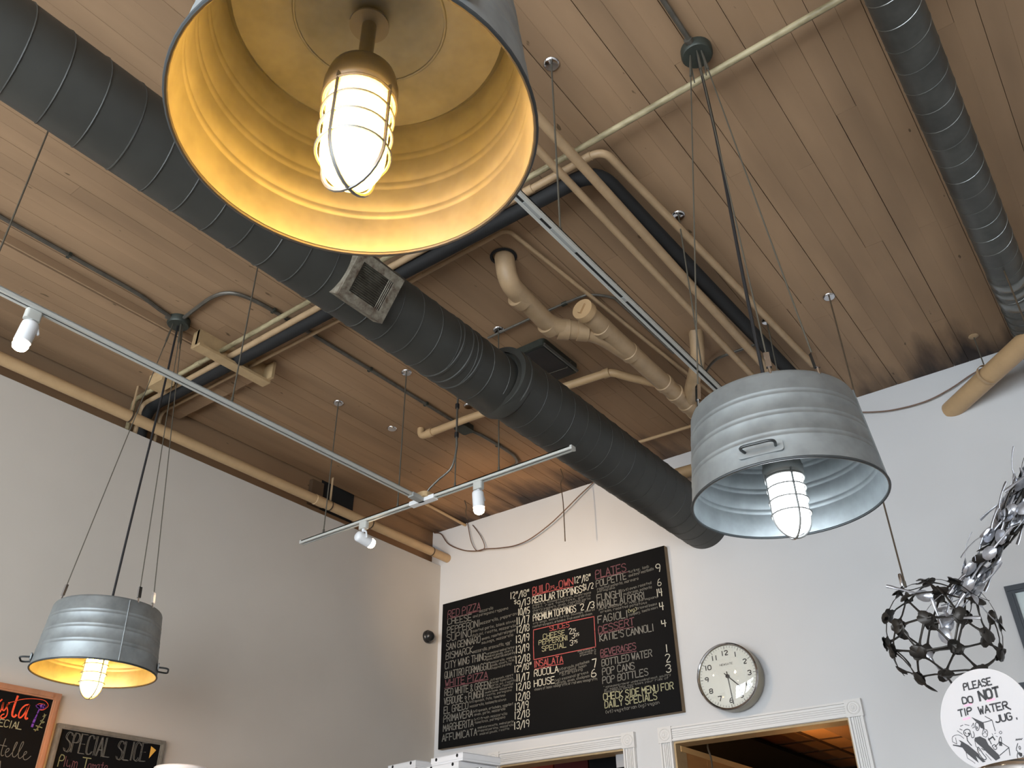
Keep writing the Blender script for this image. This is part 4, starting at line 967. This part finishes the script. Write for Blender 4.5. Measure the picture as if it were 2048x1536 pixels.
L2('SLICE', [(2.876, 2.128), (3.054, 2.139)], 0.098, 0.003); L2('SLICE', [(2.883, 2.127), (3.062, 2.139)], 0.098, 0.003)
A.build('tall_grey_lettering', 'chalk_dim', sb)
A = MB(); L2('P', [(2.556, 2.054), (2.581, 2.054)], 0.058, 0.005); L2('T', [(2.686, 2.057), (2.732, 2.057)], 0.058, 0.005); A.build('cream_initials', 'chalk_lime', sb)
A = MB(); L2('lum', [(2.585, 2.057), (2.658, 2.056)], 0.05, 0.004); L2('omato', [(2.726, 2.057), (2.840, 2.060)], 0.045, 0.004); A.build('pink_lettering', 'chalk_pink', sb)
A = MB()
pz = [(3.082, 2.225), (3.119, 2.208), (3.083, 2.159)]
A.prism([mp_(*q) for q in pz], (0.0006, 0, 0)); A.build('pizza_slice_drawing', 'chalk_gold', sb)

# ================================================================ CLOCK
ck = thing('wall_clock', 'round steel cased wall clock with white face reading half past four', 'clock', (-2.326, BW, 2.681))
MB().lathe([(0.19, 0.0), (0.205, 0.010), (0.211, 0.03), (0.211, 0.117), (0.205, 0.123), (0.198, 0.117), (0.198, 0.109)], 64, (0, 0, 0), (0, -1, 0)).build('case', 'clock_steel', ck, True)
MB().lathe([(0.199, 0.0), (0.212, 0.0), (0.213, 0.006), (0.206, 0.012), (0.199, 0.008)], 64, (0, -0.118, 0), (0, -1, 0), False).build('bezel', 'chrome', ck, True)
MB().lathe([(0.0, 0.111), (0.2, 0.111), (0.2, 0.105)], 64, (0, 0, 0), (0, -1, 0)).build('dial', 'clock_face', ck)
def cmap(x, z): return (x, -0.1125, z)
A = MB()
for k in range(12):
    n_ = str(12 if k == 0 else k); a = k*PI/6; cx, cz = 0.150*math.sin(a), 0.150*math.cos(a)
    w_ = 0.022 if len(n_) == 1 else 0.042
    letters(A, n_, cx-w_/2, cz-0.014, cx+w_/2, cz-0.014, 0.028, 0.0062, cmap, 0)
A.build('numerals', 'ink', ck)
A = MB()
for k in range(60):
    a = k*PI/30; r0 = 0.176 if k % 5 == 0 else 0.183
    ribbon(A, [(r0*math.sin(a), r0*math.cos(a)), (0.194*math.sin(a), 0.194*math.cos(a))], 0.0030 if k % 5 == 0 else 0.0018, cmap)
A.build('minute_marks', 'ink', ck)
A = MB(); letters(A, 'NEWGATE', -0.045, 0.072, 0.045, 0.072, 0.011, 0.0022, cmap, 0); A.build('maker_lettering', 'chalk_grey', ck)
for nm, a, L_, w_, dp_ in (('hour_hand', 4.5*PI/6, 0.125, 0.006, 0.116), ('minute_hand', 29.2*PI/30, 0.178, 0.0048, 0.118)):
    dx, dz = math.sin(a), math.cos(a)
    MB().box((dx*(L_/2-0.015), -dp_, dz*(L_/2-0.015)), (w_, 0.0015, L_+0.03), Matrix.Rotation(a, 3, 'Y')).build(nm, 'ink', ck)
MB().lathe([(0.013, 0.114), (0.013, 0.121), (0.0, 0.123)], 20, (0, 0, 0), (0, -1, 0)).build('hub', 'ink', ck, True)
MB().lathe([(0.198, 0.123)]+[(0.198*math.cos(q), 0.123+0.034*math.sin(q)) for q in [k*PI/2/12 for k in range(1, 13)]], 48, (0, 0, 0), (0, -1, 0), False).build('glass_dome', 'clock_glass', ck, True)

# ================================================================ DOME CAMERA
dc = thing('dome_camera', 'small black dome camera on the left wall near the corner', 'camera', (LW, 5.455, (-4.920, 5.442, 3.413)[2]))
MB().lathe([(0.0, 0.0), (0.052, 0.0), (0.054, 0.02), (0.048, 0.028)], 28, (0, 0, 0), (1, 0, 0)).build('mount_plate', 'plastic_black', dc, True)
MB().lathe([(0.046, 0.026)]+[(0.046*math.cos(q), 0.030+0.040*math.sin(q)) for q in [k*PI/2/8 for k in range(0, 9)]], 28, (0, 0, 0), (1, 0, 0), False).build('dome', 'plastic_black', dc, True)
MB().lathe([(0.013, 0.0), (0.013, 0.012), (0.0, 0.013)], 16, (0.052, -0.022, -0.022), (0.6, -0.55, -0.5)).build('lens', 'matte_black', dc, True)

# ================================================================ LOOSE CABLES ON THE BACK WALL
tag(MB().tube(smoothpath([(-5.030, 5.580, 4.418), (-4.935, 5.570, 4.380), (-4.836, 5.565, 4.256), (-4.666, 5.560, 4.155), (-4.508, 5.555, 4.105), (-4.404, 5.550, 4.096), (-4.237, 5.545, 4.062), (-4.074, 5.540, 4.042), (-3.918, 5.540, 4.060), (-3.722, 5.540, 4.134), (-3.558, 5.540, 4.223), (-3.412, 5.550, 4.319), (-3.272, 5.570, 4.412)], 6), 0.0048, 8).build('loose_cable', 'copper_wire', None, True), 'long brown cable sagging along the top of the back wall above the menu board', 'cable')
tag(MB().tube(smoothpath([(-4.641, 5.585, 4.443), (-4.609, 5.570, 4.343), (-4.564, 5.560, 4.200), (-4.502, 5.555, 4.108), (-4.430, 5.555, 4.099), (-4.418, 5.560, 4.139), (-4.477, 5.570, 4.251), (-4.576, 5.585, 4.377)], 6), 0.0036, 8).build('loose_cable', 'copper_wire', None, True), 'short looped brown wire hanging from the top left of the back wall', 'cable')
w0 = Vector((-3.383, 5.230, 4.420))
tag(MB().tube(smoothpath([w0, w0+Vector((0.02, 0, -0.08)), w0+Vector((-0.005, 0, -0.13)), w0+Vector((0.01, 0, -0.3)), w0+Vector((0.012, 0, -0.62))], 5), 0.004, 7).build('hanging_wire', 'rod_rust', None, True), 'dark frayed wire dangling from the ceiling above the menu board', 'wire')
w0 = Vector((-4.365, 5.214, 4.420))
tag(MB().tube(smoothpath([w0, w0+Vector((0.015, 0.01, -0.06)), w0+Vector((0.0, 0.02, -0.10)), w0+Vector((0.012, 0.03, -0.17))], 5), 0.005, 7).build('hanging_wire', 'rod_rust', None, True), 'short dark wire end poking from the ceiling near the room corner', 'wire')
pipe('water_pipe', 'short tan pipe running along the ceiling into the back wall left of the menu board', [(-4.642, 5.032, 4.400), (-4.662, 5.584, 4.400)], 0.013, 'tan_bright')
tag(MB().tube(smoothpath([(-1.192, 5.570, 4.312), (-1.049, 5.570, 4.260), (-0.906, 5.570, 4.227), (-0.714, 5.570, 4.218), (-0.548, 5.570, 4.252), (-0.395, 5.570, 4.308), (-0.251, 5.570, 4.338), (-0.048, 5.570, 4.331)], 6), 0.0045, 8).build('loose_cable', 'copper_wire', None, True), 'thin brown cable sagging across the back wall at the upper right', 'cable')

# ================================================================ SPOON SCULPTURE
def spoon_mesh(name, L_=0.19, m='spoon_shaded'):
    mb = MB(); n = 10
    # bowl: shallow dish, handle: tapered strip; lies along +y, bowl centre at y 0.035
    rings = [(0.0, -0.010), (0.5, -0.008), (0.85, -0.003), (1.0, 0.0)]
    for k, (s, z) in enumerate(rings):
        for j in range(n):
            a = 2*PI*j/n; mb.v.append((0.027*s*math.cos(a), 0.030+0.038*s*math.sin(a), z))
    for k in range(3):
        for j in range(n): mb.f.append((k*n+j, k*n+(j+1) % n, (k+1)*n+(j+1) % n, (k+1)*n+j))
    i = len(mb.v)
    for y, w, z in ((0.062, 0.0065, 0.0), (0.085, 0.0045, 0.006), (0.13, 0.0045, 0.008), (0.17, 0.008, 0.004), (L_, 0.0075, 0.0)):
        for x, dz in ((-w, 0), (w, 0), (w, 0.002), (-w, 0.002)): mb.v.append((x, y, z+dz))
    for k in range(4):
        for j in range(4): mb.f.append((i+k*4+j, i+k*4+(j+1) % 4, i+(k+1)*4+(j+1) % 4, i+(k+1)*4+j))
    me = bpy.data.meshes.new(name); me.from_pydata(mb.v, [], mb.f); me.materials.append(MATS[m])
    me.polygons.foreach_set('use_smooth', [True]*len(me.polygons)); me.update()
    return me
SD, SS = spoon_mesh('spoon', m='spoon_shaded'), spoon_mesh('spoon', m='spoon_lit')
SCN = Vector((-0.772, 4.30, 2.392)); SR_ = 0.245
ft = thing('spoon_sculpture', 'hanging sculpture of spoons coloured as shaded and lit steel, an open ball with a long arm', 'sculpture', SCN)
def put_spoon(me, p, d, n_, sc=1.0):
    d = Vector(d).normalized(); n_ = Vector(n_); n_ = (n_-d*n_.dot(d)).normalized(); x_ = d.cross(n_)
    M = Matrix((x_, d, n_)).transposed().to_4x4()
    o = bpy.data.objects.new('spoon', me); C.objects.link(o); o.parent = ft
    o.matrix_local = Matrix.Translation(p) @ M @ Matrix.Scale(sc, 4)
import bmesh
bm = bmesh.new(); bmesh.ops.create_icosphere(bm, subdivisions=2, radius=SR_)
RS = random.Random(11)
ed = [(e.verts[0].co.copy(), e.verts[1].co.copy()) for e in bm.edges]; bm.free()
rotm = Matrix.Rotation(0.5, 3, 'X') @ Matrix.Rotation(0.3, 3, 'Z')
RS.shuffle(ed)
for a, b in ed[:78]:
    a = rotm @ a; b = rotm @ b
    if RS.random() < 0.5: a, b = b, a
    mid = (a+b)/2
    put_spoon(SD if RS.random() < 0.94 else SS, a-(b-a).normalized()*0.03, b-a, mid*RS.choice((1, -1)), 1.0)
A0 = Vector((-0.644, 4.300, 2.546))-SCN; A1 = Vector((-0.268, 4.300, 2.947))-SCN
adir = (A1-A0).normalized(); aside = adir.orthogonal().normalized(); aup = adir.cross(aside)
for k in range(104):
    tt = k/104*0.95; q = RS.uniform(0, 2*PI); rr = 0.036+0.016*RS.random()
    e = aside*math.cos(q)+aup*math.sin(q)
    dd = adir*RS.choice((1, 1, -1))+e*RS.uniform(-0.35, 0.25)+aside*RS.uniform(-0.4, 0.4)
    put_spoon(SS if RS.random() < 0.82 else SD, A0+adir*tt+e*rr, dd, e, 1.0)
for k in range(5):
    put_spoon(SS, Vector((0.02+0.03*RS.random(), -0.16, -0.06+0.05*k-0.02)), (RS.uniform(-1, 1), -0.2, RS.uniform(-0.5, 1)), (0.2, -1, 0), 1.0)
MB().tube([A0, A0+adir*1.0], 0.012, 8).build('arm_core', 'spoon_shaded', ft)
hook = Vector((-0.898, 4.360, 2.651))-SCN
MB().tube([hook, hook.normalized()*SR_], 0.004, 6).build('hook_link', 'cable_steel', ft)
wr = Vector((-0.885, 4.36, CEIL))
rod('rusty rod holding the spoon sculpture, rose right of the right tub lamp cables', -0.885, 4.36, (hook+SCN).z, True, 0.0042, 'sculpture hangers')
MB().lathe([(0.007, 0), (0.009, 0.01), (0.009, 0.05), (0.007, 0.06)], 10, hook+Vector((0, 0, 0.01))).build('turnbuckle', 'chrome', ft, True)
ac = A0+adir*0.93
rod('rod holding the far end of the spoon arm outside the photo', (ac+SCN).x, (ac+SCN).y, (ac+SCN).z, True, 0.0042, 'sculpture hangers')

# ================================================================ PICTURES ON THE RIGHT
def picture(label, x0, z1, w, h, fw):
    t = thing('picture_frame', label, 'picture', (x0+w/2, BW, z1-h))
    for a, b, c_, d_ in ((0, fw/2, w, fw), (0, h-fw/2, w, fw), (-w/2+fw/2, h/2, fw, h-2*fw), (w/2-fw/2, h/2, fw, h-2*fw)):
        mb = MB().box((a, -0.014, b), (c_, 0.028, d_)); mb.box((a, -0.031, b), (c_*0.97 if c_ > d_ else c_*0.4, 0.006, d_*0.4 if c_ > d_ else d_)); mb.build('frame_rail', 'frame_slate', t)
    MB().box((0, -0.008, h/2), (w-2*fw+0.01, 0.012, h-2*fw+0.01)).build('picture_sheet', 'frame_mat', t)
    MB().box((0, -0.017, h/2), (w-2*fw+0.01, 0.003, h-2*fw+0.01)).build('glazing', 'window_glass', t)
picture('dark slate framed picture at the right edge above the round sign', -0.611, 2.931, 0.6, 0.46, 0.045)
picture('dark framed picture just peeping out behind the round sign', -0.694, 2.404, 0.5, 0.4, 0.045)

# ================================================================ JUG, SIGN, COUNTER
ct = thing('counter_table', 'wooden counter below the photo carrying the metal water jug', 'counter', (-0.1, 1.95, 0))
for k in range(5): MB().box((0, -0.28+k*0.14, 1.045), (1.1, 0.137, 0.04)).build('top_plank', 'table_wood', ct)
for sx in (-0.48, 0.48):
    for sy in (-0.27, 0.27): MB().box((sx, sy, 0.5125), (0.06, 0.06, 1.025)).build('leg', 'table_wood', ct)
jg = thing('water_jug', 'shiny metal water jug whose rim shows below the round sign', 'jug', (-0.185, 1.80, 1.066))
JH = 1.483-1.066
MB().lathe([(0.0, 0.0), (0.125, 0.0), (0.132, 0.01), (0.146, 0.20), (0.148, JH-0.03), (0.153, JH-0.022), (0.154, JH-0.008), (0.150, JH), (0.143, JH-0.006), (0.140, JH-0.012), (0.0, JH-0.012)], 56).build('jug_body', 'chrome', jg, True)
MB().tube([(0.151*math.cos(a), 0.151*math.sin(a), JH-0.03) for a in [2*PI*k/56 for k in range(56)]], 0.003, 6, closed=True).build('rim_band', 'zinc_dark', jg, True)
MB().tube(fillet([(0.14, 0.04, JH-0.06), (0.22, 0.06, JH-0.08), (0.22, 0.06, 0.10), (0.14, 0.04, 0.07)], 0.05), 0.009, 10).build('jug_handle', 'chrome', jg, True)
sc_, su, sv, sr = Vector((-0.299, 1.850, 1.581)), Vector((0.943, -0.332, 0.000)), Vector((0.032, 0.091, 0.995)), 0.0885
sn_ = su.cross(sv)
if sn_.y > 0: sn_ = -sn_
sg = thing('round_sign', 'round white hand drawn sign asking not to tip the water jug', 'sign', sc_-sv*sr)
def smap(u, v, h=0.0014): return tuple(su*u+sv*(v+sr)+sn_*h)
mb = MB(); mb.prism([smap(sr*math.cos(2*PI*k/72), sr*math.sin(2*PI*k/72), -0.0015) for k in range(72)], sn_*0.0025); mb.build('paper_disc', 'paper', sg)
mb = MB(); mb.box(su*0.0+sv*0.012-sn_*0.012, (0.03, 0.02, 0.012), Matrix((su, sn_, sv)).transposed()); mb.build('stand_clip', 'plastic_black', sg)
A = MB()
def SL(txt, p, h, w): letters(A, txt, p[0][0], p[0][1], p[1][0], p[1][1], h, w, smap, 0.08)
SL('PLEASE', [(-0.0276, 0.0552), (0.0272, 0.0551)], 0.0125, 0.0027)
SL('DO', [(-0.0359, 0.0323), (-0.0157, 0.0310)], 0.0115, 0.0027)
SL('TIP', [(-0.0488, 0.0111), (-0.0224, 0.0117)], 0.0120, 0.0027); SL('WATER', [(-0.0090, 0.0086), (0.0462, 0.0087)], 0.0125, 0.0027)
SL('JUG', [(0.0175, -0.0110), (0.0480, -0.0109)], 0.0120, 0.0027); ribbon(A, [(0.0558, -0.0108), (0.0578, -0.0107)], 0.004, smap); ribbon(A, [(0.0426, 0.0123), (0.0502, 0.0064)], 0.0027, smap)
A.build('pen_lettering', 'ink', sg)
A = MB(); SL('NOT', [(-0.0016, 0.0315), (0.0367, 0.0325)], 0.0160, 0.0042); A.build('bold_lettering', 'ink', sg)
A = MB()
for p in ([(-0.0337, 0.0284), (-0.0201, 0.0290)], [(0.0111, 0.0283), (0.0257, 0.0293)], [(-0.0417, 0.0053), (-0.0295, 0.0060)]): ribbon(A, p, 0.0032, smap)
A.build('pink_underline', 'pink_pen', sg)
# the little ink drawing
A = MB()
for p, w in (([(-0.0248, 0.0052), (-0.0064, -0.0068), (0.0116, -0.0056), (0.0003, 0.0032)], 0.0013), ([(0.0116, -0.0056), (0.0125, -0.0247)], 0.0013), ([(-0.0205, -0.0050), (-0.0155, -0.0046), (-0.0144, -0.0110), (-0.0176, -0.0179), (-0.0219, -0.0184), (-0.0227, -0.0121), (-0.0205, -0.0050)], 0.0013), ([(-0.0200, -0.0113), (-0.0192, -0.0133), (-0.0204, -0.0155)], 0.0020),
    ([(-0.0294, -0.0097), (-0.0245, -0.0043), (-0.0243, -0.0118), (-0.0286, -0.0123)], 0.0010), ([(-0.0460, -0.0143), (-0.0398, -0.0123), (-0.0342, -0.0151), (-0.0354, -0.0223), (-0.0412, -0.0257), (-0.0461, -0.0230), (-0.0476, -0.0178), (-0.0460, -0.0143)], 0.0016), ([(-0.0446, -0.0171), (-0.0433, -0.0204)], 0.0015), ([(-0.0390, -0.0199), (-0.0367, -0.0221)], 0.0032), ([(-0.0430, -0.0248), (-0.0435, -0.0321), (-0.0397, -0.0389), (-0.0376, -0.0416)], 0.0017),
    ([(-0.0338, -0.0214), (-0.0343, -0.0287), (-0.0303, -0.0293), (-0.0277, -0.0248), (-0.0288, -0.0185)], 0.0013), ([(-0.0728, -0.0300), (-0.0721, -0.0213), (-0.0643, -0.0188), (-0.0560, -0.0202), (-0.0494, -0.0275)], 0.0010), ([(-0.0721, -0.0301), (-0.0654, -0.0349), (-0.0655, -0.0237)], 0.0010), ([(-0.0590, -0.0122), (-0.0503, -0.0199)], 0.0010),
    ([(-0.0509, -0.0054), (-0.0456, -0.0044)], 0.0012), ([(-0.0419, -0.0038), (-0.0336, -0.0071)], 0.0010), ([(-0.0534, -0.0100), (-0.0491, -0.0126)], 0.0012), ([(-0.0263, -0.0458), (-0.0291, -0.0514), (-0.0243, -0.0641), (-0.0190, -0.0696), (-0.0148, -0.0667), (-0.0201, -0.0588), (-0.0233, -0.0499), (-0.0263, -0.0458)], 0.0015), ([(-0.0217, -0.0441), (-0.0138, -0.0501), (-0.0117, -0.0522), (-0.0160, -0.0534), (-0.0203, -0.0491)], 0.0015),
    ([(-0.0295, -0.0319), (-0.0299, -0.0440), (-0.0242, -0.0534)], 0.0010), ([(-0.0513, -0.0517), (-0.0510, -0.0615), (-0.0419, -0.0688), (-0.0387, -0.0722)], 0.0009), ([(-0.0149, -0.0595), (-0.0074, -0.0713)], 0.0010), ([(-0.0086, -0.0175), (-0.0006, -0.0207), (-0.0053, -0.0333), (-0.0141, -0.0282), (-0.0086, -0.0175)], 0.0010), ([(-0.0084, -0.0194), (-0.0044, -0.0274)], 0.0008), ([(-0.0027, -0.0210), (-0.0122, -0.0261)], 0.0008),
    ([(-0.0036, -0.0372), (0.0055, -0.0333), (0.0079, -0.0391)], 0.0024), ([(-0.0029, -0.0343), (-0.0003, -0.0450)], 0.0017), ([(0.0002, -0.0480), (0.0061, -0.0460), (0.0087, -0.0535), (0.0035, -0.0557), (0.0002, -0.0480)], 0.0013), ([(0.0049, -0.0506), (0.0161, -0.0434), (0.0298, -0.0555), (0.0100, -0.0655)], 0.0013), ([(0.0296, -0.0561), (0.0282, -0.0682)], 0.0013),
    ([(0.0140, -0.0436), (0.0181, -0.0359), (0.0205, -0.0360), (0.0195, -0.0445), (0.0167, -0.0458), (0.0140, -0.0436)], 0.0012), ([(0.0145, -0.0467), (0.0188, -0.0479)], 0.0066), ([(0.0189, -0.0282), (0.0228, -0.0258), (0.0244, -0.0297), (0.0206, -0.0315), (0.0189, -0.0282)], 0.0009), ([(0.0056, -0.0278), (0.0066, -0.0316)], 0.0009), ([(0.0101, -0.0286), (0.0128, -0.0284)], 0.0009), ([(0.0116, -0.0330), (0.0145, -0.0347)], 0.0009),
    ([(0.0453, -0.0462), (0.0468, -0.0429), (0.0477, -0.0466), (0.0502, -0.0432), (0.0508, -0.0468), (0.0537, -0.0434), (0.0540, -0.0470), (0.0574, -0.0440)], 0.0013), ([(0.0471, -0.0512), (0.0410, -0.0613), (0.0441, -0.0641), (0.0402, -0.0711), (0.0411, -0.0770)], 0.0013), ([(0.0473, -0.0571), (0.0496, -0.0557), (0.0505, -0.0593), (0.0478, -0.0624), (0.0473, -0.0571)], 0.0012), ([(0.0443, -0.0671), (0.0489, -0.0695), (0.0457, -0.0719)], 0.0044)):
    ribbon(A, chaikin(p) if len(p) > 4 else p, w, smap)
A.build('line_drawing', 'ink', sg)
A = MB()
for p in ([(-0.0248, 0.0052), (-0.0151, -0.0084), (-0.0127, -0.0150), (-0.0061, -0.0186), (-0.0053, -0.0076), (-0.0146, -0.0010)], [(-0.0283, -0.0296), (-0.0177, -0.0289), (-0.0085, -0.0352), (-0.0058, -0.0453), (0.0089, -0.0648), (0.0094, -0.0702), (0.0008, -0.0730), (-0.0108, -0.0589), (-0.0197, -0.0468), (-0.0251, -0.0411), (-0.0291, -0.0356)], [(-0.0602, -0.0282), (-0.0534, -0.0324), (-0.0430, -0.0408), (-0.0280, -0.0576), (-0.0266, -0.0626), (-0.0183, -0.0721), (-0.0238, -0.0725), (-0.0342, -0.0603), (-0.0318, -0.0720), (-0.0383, -0.0657), (-0.0513, -0.0517), (-0.0560, -0.0425), (-0.0736, -0.0361), (-0.0731, -0.0343), (-0.0592, -0.0383), (-0.0566, -0.0338)]):
    A.prism([smap(*q) for q in p], sn_*0.0003)
A.build('black_figures', 'ink', sg)

# ================================================================ PIZZA BOXES AND RACK
rk = thing('wire_rack', 'tall wire rack below the photo carrying the pizza boxes', 'rack', (-4.05, 4.56, 0))
for sx in (-0.62, 0.62):
    for sy in (-0.27, 0.27): MB().tube([(sx, sy, 0), (sx, sy, 2.10)], 0.013, 10).build('post', 'shelf_wire', rk, True)
for zz in (0.3, 0.9, 1.5, 2.098):
    mb = MB()
    for k in range(9): mb.tube([(-0.62, -0.27+k*0.0675, zz), (0.62, -0.27+k*0.0675, zz)], 0.004, 6)
    for sx in (-0.62, -0.2, 0.2, 0.62): mb.tube([(sx, -0.27, zz-0.006), (sx, 0.27, zz-0.006)], 0.005, 6)
    mb.build('wire_shelf', 'shelf_wire', rk, True)
def pizza_box(label, cx, cy, z, rz, w=0.306, h=0.046, group='stacked pizza boxes'):
    t = thing('pizza_box', label, 'pizza box', (cx, cy, z), group); t.rotation_euler = (0, 0, rz)
    MB().box((0, 0, h*0.45), (w-0.008, w-0.008, h*0.9)).build('tray', 'card_white', t)
    mb = MB(); mb.box((0, 0, h-0.002), (w, w, 0.004))
    for s in (-1, 1): mb.box((s*(w/2-0.0015), 0, h*0.62), (0.003, w, h*0.7)); mb.box((0, s*(w/2-0.0015), h*0.62), (w-0.006, 0.003, h*0.7))
    mb.build('lid', 'card_white', t)
    for s in (-0.1, 0.1):
        MB().lathe([(0.0, 0.0), (0.010, 0.0), (0.010, 0.0012), (0.0, 0.0012)], 14, (s, -w/2, h*0.72), (0, -1, 0)).build('vent_hole', 'matte_black', t)  # black disc stands for the dark inside each hole
    return t
e1 = Vector((-0.304, 0.055, 0)); e2 = Vector((0.069, 0.293, 0)); ca = Vector((-3.565, 4.29, 2.20)); rz = math.atan2(-e1.y, -e1.x)
c0 = ca+(e1+e2)/2
pizza_box('top pizza box of the right stack under the menu board', c0.x, c0.y, 2.20-0.046, rz)
pizza_box('second pizza box from the top of the right stack', c0.x-0.03, c0.y-0.012, 2.20-0.094, rz+0.03)
cb = Vector((-4.172, 4.539, 2.25)); c1 = cb+(e1+e2)/2
pizza_box('top pizza box of the left stack by the corner', c1.x, c1.y, 2.25-0.046, rz)
pizza_box('second pizza box from the top of the left stack by the corner', c1.x-0.01, c1.y, 2.25-0.094, rz+0.02)
pizza_box('bottom pizza box of the left stack by the corner', c1.x, c1.y+0.005, 2.25-0.142, rz-0.02)
tb = thing('white_bucket', 'white round bucket whose lid just shows at the bottom of the left wall', 'bucket', (-4.62, 3.10, 1.72))
MB().lathe([(0.0, 0.0), (0.115, 0.0), (0.137, 0.33), (0.137, 0.335)], 36).build('bucket_body', 'card_white', tb, True)
MB().lathe([(0.143, 0.330), (0.146, 0.335), (0.146, 0.352), (0.140, 0.358), (0.0, 0.358)], 36).build('bucket_lid', 'card_white', tb, True)
sh = thing('wall_shelf', 'plain wall shelf below the photo carrying the white bucket', 'shelf', (LW, 3.10, 1.72))
MB().box((0.24, 0, -0.0155), (0.48, 0.9, 0.03)).build('shelf_board', 'table_wood', sh)
for s in (-0.3, 0.3): MB().prism([(0.0, s-0.012, -0.031), (0.0, s-0.012, -0.33), (0.40, s-0.012, -0.031)], (0, 0.024, 0)).build('shelf_bracket', 'steel_box', sh)
